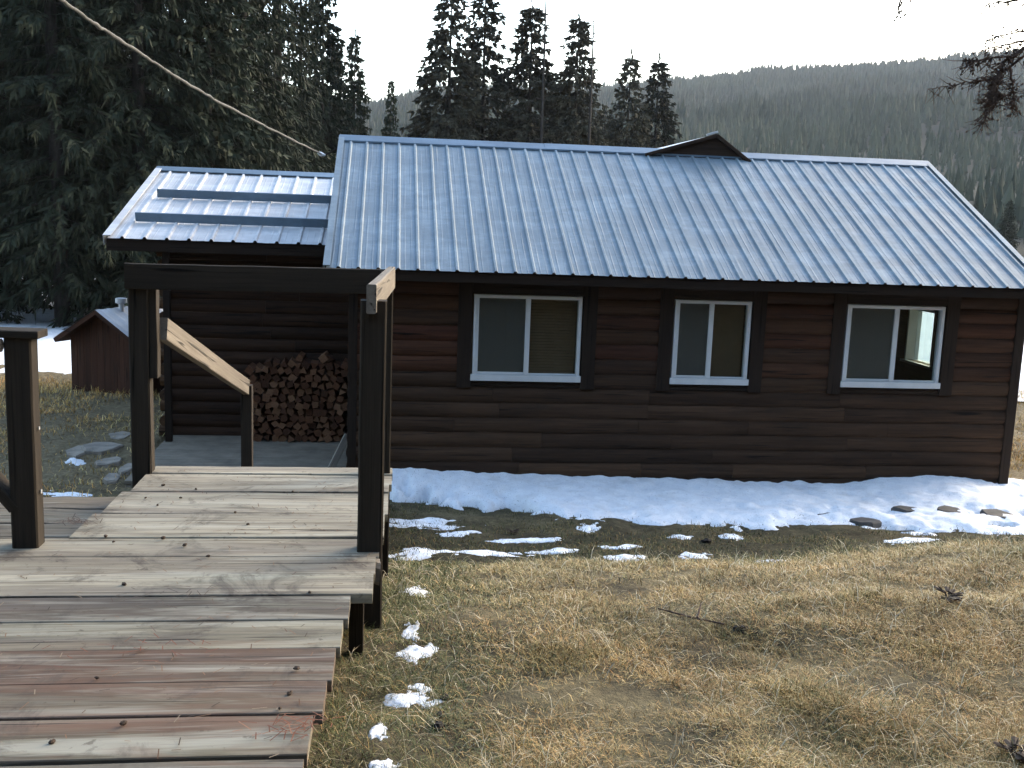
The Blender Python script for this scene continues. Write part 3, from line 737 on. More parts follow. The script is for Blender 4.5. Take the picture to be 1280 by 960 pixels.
for s in (-1, 1):
    mb = MB(); d = Vector((s*EVX, 0, EVZ-PKZ)); n = Vector((s*(PKZ-EVZ), 0, EVX)).normalized()
    nn = 12; vs = []; fs = []
    for k in range(nn*3+1):
        y = -.22+(SL_+.4)*k/(nn*3); h = .016 if k % 3 == 1 else 0
        for t in (0, 1): p = Vector((0, y, PKZ))+d*t+n*(h+.03); vs.append(p)
    for k in range(nn*3): fs.append([2*k, 2*k+1, 2*k+3, 2*k+2])
    mb.add(vs, fs); mb.build('shed_roof', M['roofpale'], sh)
    mb = MB(); vs = []
    for y in (-.21, SL_+.17):
        for t in (0.01, .99):
            for o_ in (.024, -.05): vs.append(Vector((0, y, PKZ))+d*t+n*o_)
    mb.add(vs, [(0, 1, 3, 2), (4, 6, 7, 5), (0, 4, 5, 1), (2, 3, 7, 6), (0, 2, 6, 4), (1, 5, 7, 3)]); mb.build('roof_board', M['shed'], sh)
mb = MB(); mb.tube([(.1, .35, 1.35), (.1, .35, 1.62)], [.045, .045], 12); mb.tube([(.1, .35, 1.60), (.1, .35, 1.62), (.1, .35, 1.70), (.1, .35, 1.71)], [.05, .10, .10, .06], 14); mb.build('vent_pipe', M['galv'], sh, smooth=True)

# ================================================================== CABLE, POLE
cpx = [(402, 193), (340, 162), (271, 126), (220, 96), (165, 60), (120, 31), (75, -1), (20, -40), (-50, -88), (-120, -135)]
pts = []
for x, y in cpx:
    iy = 1/7+(1/15.3-1/7)*(x-75)/327; pts.append(atY(x, y, 1/iy))
fine = []
for i in range(len(pts)-1):
    for k in range(10): fine.append(pts[i].lerp(pts[i+1], k/10)+Vector((0, random.uniform(-.006, .006), random.uniform(-.006, .006))))
fine.append(pts[-1])
mb = MB(); mb.tube(fine, [.010+.005*random.random() for _ in fine], 8); o = mb.build('overhead_cable', M['cable'], smooth=True)
props(o, 'pale frosty overhead cable strung from the upper edge down to the cabin ridge', 'cable')
ins_ = thing('cable_insulator', pts[0], 'small white cable insulator on a dark bracket by the upper roof corner', 'insulator')
mb = MB(); a = pts[0]; mb.tube([a+Vector((-.05, -.02, .02)), a+Vector((-.02, 0, .01)), a+Vector((.0, 0, 0)), a+Vector((.05, .02, -.01))], [.014, .03, .03, .014], 10); mb.build('insulator_body', M['ceramic'], ins_, smooth=True)
mb = MB(); mb.tube([a+Vector((.04, .02, -.01)), Vector((RX0+.0, 15.40, .86))], [.012, .014], 8); mb.build('bracket', M['trim'], ins_)
e = pts[-1]; gz = H1(e.x, e.y)
up_ = thing('utility_pole', (e.x, e.y+.14, gz), 'round wooden utility pole holding the far end of the pale cable', 'pole')
mb = MB(); mb.tube([(e.x, e.y+.14, gz-.2), (e.x, e.y+.14, e.z-1), (e.x, e.y+.14, e.z+.6)], [.13, .115, .10], 14); mb.build('pole_shaft', M['bark'], up_, smooth=True)
mb = MB(); mb.tube([e+Vector((0, .05, 0)), e], [.02, .03], 8); mb.build('insulator', M['ceramic'], up_)

# ================================================================== TREES
def spruce(Hh, R, cb, seed, dens=1., sparse_top=0., droop=.5, fine=1., sw=1.):
    rg = random.Random(seed); V = []; Fq = []; wood_ = MB()
    lean = rg.uniform(-.012, .012)
    wood_.tube([(lean*z*.6, lean*z*.4, z) for z in (-.6, 0, Hh*.3, Hh*.6, Hh*.85, Hh)], [.0125*Hh, .0095*Hh, .0075*Hh, .005*Hh, .0024*Hh, .0007*Hh], 8)
    h = cb*Hh
    def spray(p, d, ln, w):
        s = d.cross(Vector((rg.uniform(-1, 1), rg.uniform(-1, 1), rg.uniform(-1, 1))))
        if s.length < 1e-3: return
        s = s.normalized()*w*sw; b = len(V); m = p+d*ln*.45
        V.extend((p, m+s, p+d*ln, m-s)); Fq.append((b, b+1, b+2, b+3))
    while h < Hh*.985:
        t = (h/Hh-cb)/(1-cb)
        Lm = R*(1-t)**.72*(.9+.1*math.sin(h*2.1+seed))
        if t < .12: Lm *= .55+t*3.5
        nb = max(5, int((11 if t < .8 else 8)*dens))
        for q in range(nb):
            if rg.random() < sparse_top*t: continue
            az = rg.uniform(0, math.tau); L = Lm*rg.uniform(.55, 1.15)+.12
            rise = .32*t-.12+rg.uniform(-.12, .12)
            dirh = Vector((math.cos(az), math.sin(az), 0)); per = Vector((-dirh.y, dirh.x, 0))
            o = Vector((lean*h*.6, lean*h*.4, h+rg.uniform(-.07, .07))); nst = max(2, int(L/.21*fine))
            prev = o
            for k in range(1, nst+1):
                s = k/nst; sag = rise*L*s-droop*L*.55*s*s+.22*L*max(0, s-.6)*droop
                p = o+dirh*L*s+Vector((0, 0, sag)); dd = (p-prev).normalized(); prev = p
                fall = 1-.5*s
                if s < .34 and t < .75 and rg.random() < .75: continue
                for side in (-1, 1):
                    if rg.random() < .12: continue
                    for rep in (0, 1):
                        d = (dd*rg.uniform(.4, .95)+per*side*rg.uniform(.3, .95)+Vector((0, 0, rg.uniform(-.6, .05)))).normalized()
                        spray(p+Vector((rg.uniform(-.08, .08), rg.uniform(-.08, .08), rg.uniform(-.05, .05))), d, rg.uniform(.3, .72)*fall*(.5+.5*(1-t)), rg.uniform(.022, .05))
                for _ in range(4):
                    d = (dd*.35+Vector((rg.uniform(-.3, .3), rg.uniform(-.3, .3), -rg.uniform(.5, 1)))).normalized()
                    spray(p, d, rg.uniform(.25, .62)*(.5+.5*(1-t)), rg.uniform(.02, .042))
            spray(prev, dd, .3, .035)
            if rg.random() < .5: wood_.tube([o, o.lerp(prev, .5)+Vector((0, 0, .05*L)), prev], [.012+.006*(1-t), .01, .004], 4)
        h += rg.uniform(.30, .46)*(1-.35*t)*(1+.4*sparse_top*t)
    for k in range(6): spray(Vector((lean*Hh*.6, lean*Hh*.4, Hh-.15*k)), Vector((rg.uniform(-.3, .3), rg.uniform(-.3, .3), 1)).normalized(), .35, .03)
    tm = np_mesh('trunk', np.array(wood_.v), [i for f in wood_.f for i in f], [len(f) for f in wood_.f], M['bark'], smooth=True)
    cm = {}
    V = np.array(V); Fq = np.array(Fq)
    for mk in ('needle', 'needle2'): cm[mk] = np_mesh('crown', V, Fq.ravel(), np.full(len(Fq), 4), M[mk])
    return tm, cm, Hh
SPR = [spruce(20, 2.7, .03, 1, 1.15), spruce(20, 2.4, .06, 2, 1., .15), spruce(20, 2.1, .08, 3, .95, .3, .6), spruce(20, 3.0, .02, 4, 1.1, .1, .65), spruce(14, 2.3, .02, 5, 1.3, .18, .8, sw=1.9), spruce(14, 2.2, .03, 6, 1.2, .25, .8, sw=1.9), spruce(14, 2.7, .0, 8, 1.2, .1, .5, sw=1.8), spruce(15, 2.5, .01, 9, 1.35, .08, .6, sw=1.9)]
def tree(px, Y, top_z, kind, label, group=None, mat='needle', wide=1., rz=None):
    X = float(ray(px, 300)[0]/ray(px, 300)[1]*Y); gz = H1(X, Y)
    tm, cm, Hh = SPR[kind]; s = (top_z-gz)/Hh
    t = thing('spruce_tree', (X, Y, gz), label, 'tree', group)
    t.scale = (s*wide, s*wide, s); t.rotation_euler = (0, 0, random.uniform(0, 6.28) if rz is None else rz)
    link('trunk', tm, t); link('crown', cm[mat], t)
LG = 'dark spruces in the dense stand behind the shed and porch roof'; LL = 'tall dark spruce in the dense stand rising past the top of the picture'
dense = [(-70, 30, 20, 0), (8, 34, 21, 3), (75, 29, 19, 1), (128, 33, 20, 0), (176, 30, 19, 3), (222, 35, 21, 1), (262, 31, 12, 6), (306, 34, 18, 1), (346, 38, 20, 2), (-20, 42, 24, 3), (45, 44, 23, 0), (100, 42, 22, 1), (152, 45, 14, 2), (198, 44, 19, 2), (243, 47, 12, 2), (288, 45, 17, 2), (330, 50, 16, 2), (20, 54, 25, 1), (82, 56, 25, 0), (135, 58, 12, 3), (188, 57, 9.5, 1), (234, 60, 8.5, 0), (280, 60, 8.5, 6), (-60, 52, 25, 1), (-130, 36, 22, 0), (-115, 50, 24, 3), (322, 62, 8.5, 3), (365, 58, 8, 0)]
for px, Y_, tz, k in dense: tree(px, Y_, tz-3, k, LL, LG, wide=1.12)
tree(376, 44, 12.5, 2, 'tall thin dark spruce with sky showing through, at the edge of the dense stand', wide=.9)
tree(402, 48, 10.6, 7, 'slim sparse dark spruce standing just behind the cabin\'s upper roof corner', wide=.95)
tree(441, 52, 8.3, 7, 'narrow pointed spruce beside the dense stand, above the roof corner', wide=.8)
tree(486, 58, 7.1, 5, 'smallest lone narrow spruce tip standing against the sky', wide=.6)
tree(418, 58, 8.2, 7, 'low bushy spruce filling the gap beside the dense dark stand')
tree(556, 50, 10.4, 4, 'tall ragged spruce with visible trunk and open thin top', mat='needle2', wide=1.35)
tree(600, 52, 10.8, 5, 'tall spruce with broken open top next to the ragged one', mat='needle2', wide=1.35)
tree(655, 51, 9.9, 7, 'full dense spruce with forked top behind the middle of the roof', mat='needle2', wide=1.4)
tree(712, 50, 9.3, 7, 'broad dark pointed spruce, the widest of the group above the roof', mat='needle2', wide=1.3)
tree(776, 54, 8.4, 5, 'thin brownish spruce with drooping sparse branches at the group\'s edge', mat='needle2', wide=1.25)
tree(812, 56, 8.6, 4, 'sparse spruce with crooked top beside the dark ridge gable', mat='needle2', wide=1.25)
MGL = 'low brownish spruce filling in below the tall tops behind the roof'; MG = 'low spruces behind the cabin roof'
for px, Y_, tz, k in [(528, 56, 5.4, 6), (556, 60, 6.2, 3), (582, 58, 6.6, 6), (628, 57, 6.3, 3), (660, 61, 6.0, 6), (684, 58, 6.8, 6), (722, 57, 6.2, 3), (748, 59, 6.2, 6), (768, 61, 5.4, 3), (796, 60, 5.6, 6), (822, 60, 5.2, 3), (842, 62, 4.2, 6), (506, 62, 4.4, 6), (470, 64, 4.2, 6), (448, 62, 4.4, 3)]:
    tree(px, Y_, tz, k, MGL, MG, mat='needle2', wide=1.45)
def snag(px, Y, tz, label):
    X = float(ray(px, 300)[0]/ray(px, 300)[1]*Y); gz = H1(X, Y)
    t = thing('bare_snag', (X, Y, gz), label, 'tree')
    mb = MB(); mb.tube([(X, Y, gz-.3), (X+.1, Y, (gz+tz)/2), (X+.05, Y, tz)], [.12, .075, .02], 7); mb.build('trunk', M['bark'], t)
    mb = MB()
    for k in range(26):
        z = tz-random.random()**1.3*(tz-gz)*.55; a = random.uniform(0, 6.28); L = random.uniform(.25, .8)
        mb.tube([(X+.06, Y, z), (X+.06+L*.6*math.cos(a), Y+L*.6*math.sin(a), z+.05), (X+.06+L*math.cos(a), Y+L*math.sin(a), z-.08)], [.022, .014, .006], 5)
    props(mb.build('branch', M['bark'], t), kind='stuff')
snag(669, 49, 11.0, 'thin bare snag with a leafless trunk poking up between the dense spruces')
snag(728, 48, 9.2, 'short bare snag pole beside the broad pointed spruce')
# right-hand trees below the rake of the roof
for px, Y_, tz, k, lb in [(1215, 95, 3.2, 3, 'dark bushy spruce at the foot of the hill beyond the sloping roof edge'), (1258, 88, 3.0, 6, 'rounder dark spruce beyond the lower end of the roof edge'), (1300, 80, 2.6, 3, 'dark spruce beside the cabin corner at the edge of the snow field'), (1180, 110, 3.4, 6, 'small spruce at the hill foot just right of the ridge end')]:
    tree(px, Y_, tz, k, lb, wide=1.3)

# larch whose limbs hang in at the upper right
lx, ly = 5.2, 7.15; lg = H1(lx, ly)
lt = thing('larch_tree', (lx, ly, lg), 'bare brown larch tree whose twiggy limbs hang into the upper right corner', 'tree')
mb = MB(); mb.tube([(lx, ly, lg-.3), (lx+.03, ly, -.5), (lx, ly+.05, 2.0), (lx+.1, ly, 5.5)], [.2, .16, .13, .06], 12); mb.build('trunk', M['larchbark'], lt, smooth=True)
limbs = [[(1440, 30), (1340, 45), (1285, 58), (1255, 78), (1243, 104), (1250, 122)], [(1290, 62), (1262, 84), (1240, 98), (1212, 102), (1190, 107), (1160, 111)],
         [(1440, -25), (1300, -4), (1262, 1), (1236, 5)], [(1340, 28), (1282, 39), (1250, 44), (1236, 50)], [(1440, -160), (1250, -70), (1150, -25), (1126, 0), (1121, 20)],
         [(1262, 84), (1266, 110), (1270, 137)], [(1243, 100), (1236, 125), (1230, 152)], [(1252, 90), (1244, 112), (1240, 132)], [(1270, 70), (1230, 74), (1205, 76)], [(1285, 50), (1255, 57), (1232, 62)]]
mb = MB(); tw = MB()
for li, Lp in enumerate(limbs):
    P_ = [atY(x, y, 7.0+.06*math.sin(li*2.3)) for x, y in Lp]; r0_ = .022 if li in (0, 2, 4) else .010
    Q = []
    for i in range(len(P_)-1):
        for k in range(4): Q.append(P_[i].lerp(P_[i+1], k/4)+Vector([random.uniform(-.006, .006) for _ in range(3)]))
    Q.append(P_[-1]); mb.tube(Q, [max(.003, r0_*(1-i/len(Q))) for i in range(len(Q))], 6)
    for i, p in enumerate(Q):
        dens_ = 12 if li in (0, 1, 5, 6, 7, 8) and i > len(Q)*.3 and (li != 1 or i < len(Q)*.5) else 3
        for _ in range(dens_):
            d = Vector((random.uniform(-.8, .5), random.uniform(-.6, .6), random.uniform(-1, .35))).normalized(); L = random.uniform(.03, .15)
            tw.tube([p, p+d*L*.5+Vector((0, 0, -.005)), p+d*L], [.003, .0025, .0015], 4)
            if random.random() < .6: c_ = p+d*L*random.random(); tw.tube([c_-Vector((0, 0, .008)), c_, c_+Vector((.004, 0, .009))], [.003, .008, .003], 5)
mb.build('limb', M['larchbark'], lt); props(tw.build('twig', M['larchbark'], lt), kind='stuff')

# ================================================================== SNOW
bx = [490, 560, 700, 840, 950, 1060, 1120, 1180, 1230, 1280, 1330]; by = [591, 596, 601, 606, 609, 612, 603, 599, 606, 622, 640]
tp = [atY(x, y, 12.5) for x, y in zip(bx, by)]
fx = [488, 560, 640, 700, 780, 840, 900, 960, 1020, 1100, 1150, 1200, 1280, 1340]; fy = [626, 634, 642, 650, 653, 659, 660, 662, 660, 662, 670, 666, 670, 668]
ft = [onground(x, y) for x, y in zip(fx, fy)]
def bank(a, b):
    zt_ = np.interp(a, [p.x for p in tp], [p.z for p in tp]); yf = np.interp(a, [p.x for p in ft], [p.y for p in ft])
    n = fbm(a*1.7, b*1.7, 61, 4)-.5; n2 = fbm(a*5, b*5, 63, 3)-.5
    yf = yf+n2*.65+n*.4+.08+(fbm(a*9, b*7, 67, 3)-.5)*.4
    v = np.clip((b-yf)/(12.55-yf), -1, 1); g = H(a, b)
    prof = np.sign(v)*np.abs(v)**.62
    n3 = fbm(a*11, b*11, 65, 3)-.5
    T = prof*np.maximum(zt_-g+.03, .1)+n*.09+n2*.05+n3*.03+.03*sstep(0, .3, v)
    T = T-.5*sstep(.62, .72, fbm(a*1.9+5, b*3.2, 71, 3))*(1-sstep(.25, .55, v))*sstep(4.2, 6, a)*.4
    T = np.where(b > 12.62, T*(a > 8.15)*(1-sstep(12.6, 13.6, b))-.02*(b > 12.9), T)
    T = T*(1-sstep(8.6, 9.6, a)*.8)
    return np.where(a < .03, -.1, T)
o = cover('snow_bank', .0, 9.6, 9.0, 13.4, .035, bank, M['snow'], skirt=.3); props(o, 'long bluish snow bank lying along the foot of the log wall', 'snow', kind='stuff')
PATCH = []
def patch(px, py, wx, wy, label, group=None, h=.035, seed=0, rag=1.):
    c = onground(px, py); f_ = onground(px, py+wy); b_ = onground(px, py-wy)
    rx = wx/1300*c.y; ry = min(max(.04, (b_.y-f_.y)/2), wy/1300*c.y/.22); ph = random.random()*50; PATCH.append((c.x, c.y, rx, ry))
    def fn(a, b):
        u = (a-c.x-(c.x/c.y)*(b-c.y))/rx; v = (b-c.y)/ry
        r = np.sqrt(u*u+v*v); n = fbm(a/rx*2.1+ph, b/ry*1.9+ph, 83, 5)-.5
        q_ = np.clip((1.0-r)*1.1+n*1.7*rag, -1, 1); return h*np.sign(q_)*np.abs(q_)**.75
    o = cover('snow_patch', c.x-rx*2.0, c.x+rx*2.0, c.y-ry*1.9, c.y+ry*1.9, max(.006, min(rx, ry)/16), fn, M['snow'], cut=0.0, skirt=h*.7)
    props(o, label, 'snow patch', group)
SP = 'melting snow patches beside the boardwalk'
for a in [(521, 742, 18, 6, 'small ragged snow patch in the grass closest to the near boardwalk post'), (514, 792, 13, 10, 'narrow upright snow remnant, second below the boardwalk post'), (523, 815, 24, 8, 'ragged snow remnant edged by yellow grass'), (525, 862, 13, 5, 'little rounded snow cap just above the largest patch'), (512, 881, 36, 11, 'largest oblong snow patch in the grass by the boardwalk'), (472, 914, 13, 10, 'tilted small snow patch close to the lower boardwalk edge'), (480, 958, 16, 6, 'snow patch cut off by the bottom edge')]:
    patch(*a[:4], a[4], SP, h=.010, rag=1.35)
HG = 'thin snow strips in the hollow'
for a in [(530, 656, 52, 7, 'bright snow tongue below the bank beside the boardwalk'), (575, 667, 26, 3, 'thin snow sliver at the tip of the bright tongue'), (525, 690, 45, 8, 'broken snow strip at the brow beside the far boardwalk post'), (610, 693, 40, 5, 'streaky snow strip along the brow'), (690, 690, 36, 4, 'thin snow strip in the middle of the brow'), (660, 677, 40, 2.5, 'faint snow line across the dark hollow'), (775, 685, 28, 3, 'short snow line above the dry grass stems'), (780, 697, 26, 4, 'snow strip under the tall dry stems'), (870, 696, 20, 4, 'last snow strip on the brow, right of the dry stems'), (965, 703, 22, 3, 'lone snow scrap on the brow below the middle window'), (735, 661, 14, 5, 'small snow clot at the edge of the bank'), (850, 673, 16, 4, 'small snow fleck in the dark grass'), (915, 672, 14, 4, 'snow fleck beside a dark stone'), (1140, 675, 36, 7, 'ragged snow lobe at the foot of the bank below the third window'), (1240, 662, 30, 6, 'ragged snow lobe at the right end of the bank')]:
    patch(*a[:4], a[4], HG, h=.022, rag=1.3)
LGp = 'snow scraps left of the boardwalk'
for a in [(10, 632, 26, 8, 'snow scrap beside the brace of the left rail'), (86, 620, 26, 5, 'snow strip behind the short left post'), (95, 578, 10, 4, 'small snow scrap lying on the flagstones')]:
    patch(*a[:4], a[4], LGp, h=.03)

# ================================================================== STONES, CLODS, DEBRIS
def stone(px, py, w, hpx, label, group):
    c = onground(px, py); f_ = onground(px, py+hpx); b_ = onground(px, py-hpx); rx = w/2/1300*c.y; ry = min(max(.08, (b_.y-f_.y)/2), hpx/1300*c.y/.25)
    n = random.choice((5, 6, 7)); a0 = random.random()*6; T = thing('flagstone', c, label, 'stone', group); ORG[T.name] = Vector((0, 0, 0))
    ring = [(rx*random.uniform(.8, 1.1)*math.cos(a0+i/n*6.283), ry*random.uniform(.8, 1.1)*math.sin(a0+i/n*6.283)) for i in range(n)]
    c = c+Vector((0, 0, max(0., float(bank(np.array([c.x]), np.array([c.y]))[0])*.72) if c.x > 0 and c.y > 9 else 0.)); vs = []
    for sc, z in ((1.02, -.08), (1.0, .025), (.93, .045)):
        for x, y in ring: vs.append((x*sc+random.uniform(-.012, .012), y*sc+random.uniform(-.012, .012), z+random.uniform(-.008, .008)))
    fs = [[k*n+i, k*n+(i+1) % n, (k+1)*n+(i+1) % n, (k+1)*n+i] for k in range(2) for i in range(n)]+[[2*n+i for i in range(n)]]
    me = np_mesh('flagstone', np.array(vs), [i for f in fs for i in f], [len(f) for f in fs], M['wetstone' if c.x > 0 else 'stone'])
    bpy.data.objects.remove(T)
    o = link('flagstone', me, loc=c); o.rotation_euler = (random.uniform(-.05, .05), random.uniform(-.05, .05), 0); props(o, label, 'stone', group)
FG = 'flagstones in the grass left of the boardwalk'
for a in [(127, 561, 46, 9, 'largest flagstone, in the middle of the paving by the porch corner'), (97, 567, 30, 8, 'flagstone on the shed side of the largest one'), (137, 579, 34, 6, 'flagstone just below the largest one'), (150, 547, 32, 5, 'narrow upper flagstone nearest the shed wall'), (159, 588, 20, 8, 'flagstone half hidden by the porch-side post'), (140, 600, 20, 5, 'small lowest flagstone next to the boardwalk edge')]:
    stone(*a, FG)
for a in [(1133, 645, 40, 4, 'dark stepping stone poking out of the snow bank below the third window'), (1187, 649, 38, 5, 'squarish dark stepping stone in the snow, second from the wall corner'), (1244, 652, 40, 5, 'dark stepping stone nearest the cabin corner'), (1079, 658, 44, 4, 'wide dark stone at the lower edge of the snow'), (1036, 648, 34, 4, 'small dark stone at the snow edge under the wall space')]:
    stone(*a, 'stepping stones showing through the snow bank')
def blob(name, p, r, label, cat, group=None, mat='dark', fl=.7):
    mb = MB(); n, m = 9, 6; vs = [(0, 0, -r*fl)]; 
    for j in range(1, m):
        th = math.pi*j/m
        for i in range(n): q_ = r*random.uniform(.7, 1.2); vs.append((q_*math.sin(th)*math.cos(i/n*6.283), q_*math.sin(th)*math.sin(i/n*6.283), -q_*fl*math.cos(th)))
    vs.append((0, 0, r*fl)); fs = [[0, 1+(i+1) % n, 1+i] for i in range(n)]
    for j in range(m-2):
        for i in range(n): fs.append([1+j*n+i, 1+j*n+(i+1) % n, 1+(j+1)*n+(i+1) % n, 1+(j+1)*n+i])
    L = len(vs)-1; fs += [[L, L-n+i, L-n+(i+1) % n] for i in range(n)]
    o = link(name, np_mesh(name, np.array(vs), [i for f in fs for i in f], [len(f) for f in fs], M[mat]), loc=p); props(o, label, cat, group); return o
for x, y, r, lb in [(557, 875, .035, 'dark round clod beside the largest snow patch'), (551, 898, .035, 'dark clod in the grass just below the round one'), (548, 910, .034, 'lowest of the dark clods below the largest snow patch'), (962, 872, .028, 'lone dark clod in the open dry grass'), (925, 790, .05, 'dark clod at the end of the fallen twig'), (943, 794, .03, 'small dark clod next to the one at the twig\'s end'), (883, 678, .07, 'dark lump on the brow below the snow bank')]:
    r *= .75; o = blob('dark_clod', onground(x, y)+Vector((0, 0, r*.2)), r, lb, 'clod', 'dark clods lying in the grass')
c0 = onground(822, 768); c1 = onground(905, 788)
mb = MB(); mb.tube([c0+Vector((0, 0, .03)), c0.lerp(c1, .5)+Vector((0, 0, .025)), c1+Vector((0, 0, .03))], [.003, .005, .004], 6); mb.tube([c0.lerp(c1, .6)+Vector((0, 0, .03)), c0.lerp(c1, .7)+Vector((.02, .12, .06))], [.006, .003], 5)
props(mb.build('fallen_twig', M['larchbark']), 'thin dark twig fallen in the dry grass', 'twig')
for wx_, wy_, lb in [(1186, 752, 'dark dead weed standing in the dry grass below the cabin corner'), (1268, 950, 'dark dead weed at the lower right corner'), (640, 668, 'small dark weed tuft in the hollow by the snow tongue')]:
    c = onground(wx_, wy_); mb = MB()
    for k in range(16):
        a = random.uniform(0, 6.28); L = random.uniform(.03, .09); d = Vector((math.cos(a)*.6, math.sin(a)*.6, 1)).normalized()
        mb.tube([c, c+d*L*.5, c+d*L+Vector((.02*math.cos(a), 0, -.01))], [.003, .003, .002], 4)
        mb.prism([(-.012, 0), (0, .004), (.012, 0), (0, -.004)], c+d*L*.6, c+d*L*1.0+Vector((.03*math.cos(a), .03*math.sin(a), -.02)), Vector((math.sin(a), -math.cos(a), 0)), Vector((0, 0, 1)))
    props(mb.build('dead_weed', M['cone']), lb, 'weed', 'dead weeds in the grass')
CN = [(204, 606), (245, 611), (182, 622), (226, 622), (197, 631), (294, 640), (132, 670), (142, 677), (204, 672), (231, 681), (260, 695), (155, 730), (387, 740), (362, 866), (154, 904), (65, 927), (350, 885), (121, 847), (371, 835), (366, 614), (310, 655)]
for x, y in CN:
    p = atz(x, y, -1.492); o = blob('pine_cone', p, random.uniform(.005, .009), 'tiny dark pine cone lying on the boardwalk planks', 'pine cone', 'pine cones on the boardwalk', 'cone', .8); o.scale = (1.5, 1, 1); o.rotation_euler = (0, 0, random.random()*6)
def litter():
    V = []; Fq = []; C = []
    def needle(p, L, c, lift=.004):
        a = random.uniform(0, 6.28); d = Vector((math.cos(a), math.sin(a), random.uniform(-.05, .12)))*L; s = Vector((-d.y, d.x, 0)).normalized()*.0016; b = len(V)
        V.extend((p-s, p+s, p+d+s, p+d-s)); Fq.append((b, b+1, b+2, b+3)); C.extend([(*c, 1)]*4)
    for _ in range(520):
        y = random.uniform(2.4, 5.9); x = random.uniform(ledge(max(y, 4.6))-(1.2 if y < 4.55 else 0), redge(y)-.03)
        needle(Vector((x, y, -1.493)), random.uniform(.015, .05), random.choice([(.09, .045, .025), (.16, .09, .05), (.2, .15, .1), (.05, .035, .025)]))
    for cx, cy, n, r, cc in ((350, 912, 34, .05, [(.17, .06, .03), (.12, .045, .025), (.24, .12, .07)]), (385, 905, 22, .045, [(.17, .06, .03), (.14, .06, .035)]), (97, 652, 70, .05, [(.05, .03, .02), (.1, .06, .04)]), (180, 815, 30, .12, [(.15, .055, .03), (.12, .05, .03)]), (230, 745, 50, .12, [(.06, .04, .03), (.1, .07, .05)])):
        c = atz(cx, cy, -1.49)
        for _ in range(n): needle(c+Vector((random.gauss(0, r), random.gauss(0, r*.6), .003)), random.uniform(.02, .07), random.choice(cc))
    me = np_mesh('needle_litter', np.array([tuple(v) for v in V]), np.array(Fq).ravel(), np.full(len(Fq), 4), M['grass'], {'col': ('FLOAT_COLOR', C)})
    props(link('needle_litter', me), 'scattered fallen needles and bark bits on the boardwalk planks', 'litter', kind='stuff')
litter()

# ================================================================== GRASS
def blades(name, px, py, length, width, lean, colr, label):
    N = len(px); pz = H(px, py)-.008
    az = RNG.uniform(0, math.tau, N)
    ca, sa = np.cos(az), np.sin(az); wa = az+math.pi/2+RNG.normal(0, .4, N)
    wv = np.stack([np.cos(wa), np.sin(wa), np.zeros(N)], -1)*(width/2)[:, None]
    p = np.stack([px, py, pz], -1)
    hl = np.sin(lean); vl = np.cos(lean)
    m = p+np.stack([ca*hl*.45, sa*hl*.45, vl*.62], -1)*length[:, None]
    t = p+np.stack([ca*hl, sa*hl, vl*.9-.12*hl], -1)*length[:, None]
    t[:, 2] = np.maximum(t[:, 2], pz+.01)
    V = np.stack([p-wv, p+wv, m+wv*.8, m-wv*.8, t], 1).reshape(-1, 3)
    b = np.arange(N)[:, None]*5
    ff = np.concatenate([b+np.array([0, 1, 2, 3]), b+np.array([3, 2, 4])], 1).ravel()
    sz = np.tile([4, 3], N)
    C = np.concatenate([np.repeat(colr, 5, 0), np.ones((N*5, 1))], 1)
    me = np_mesh(name, V, ff, sz, M['grass'], {'col': ('FLOAT_COLOR', C)})
    props(link(name, me), label, 'grass', kind='stuff')
def gcol(N, x, y, green):
    pal = np.array([(.46, .33, .14), (.35, .24, .095), (.58, .455, .225), (.20, .13, .055), (.38, .29, .11), (.43, .265, .11)])
    c = pal[RNG.integers(0, len(pal), N)]*RNG.uniform(.7, 1.15, (N, 1))
    gp = np.array([(.10, .12, .045), (.15, .16, .06), (.08, .085, .035), (.20, .19, .08)]); g = gp[RNG.integers(0, 4, N)]*RNG.uniform(.75, 1.2, (N, 1))
    big = fbm(x*.8, y*.8, 101, 3); fine_ = fbm(x*4, y*4, 103, 3)
    c = c*(.45+.95*fine_)[:, None]; c = c*(1+(big-.5)[:, None]*np.array((.5, .15, -.1)))
    isg = RNG.uniform(0, 1, N) < green+.5*(fbm(x*1.1+9, y*1.1, 107, 3)-.45)
    return np.where(isg[:, None], g, c)
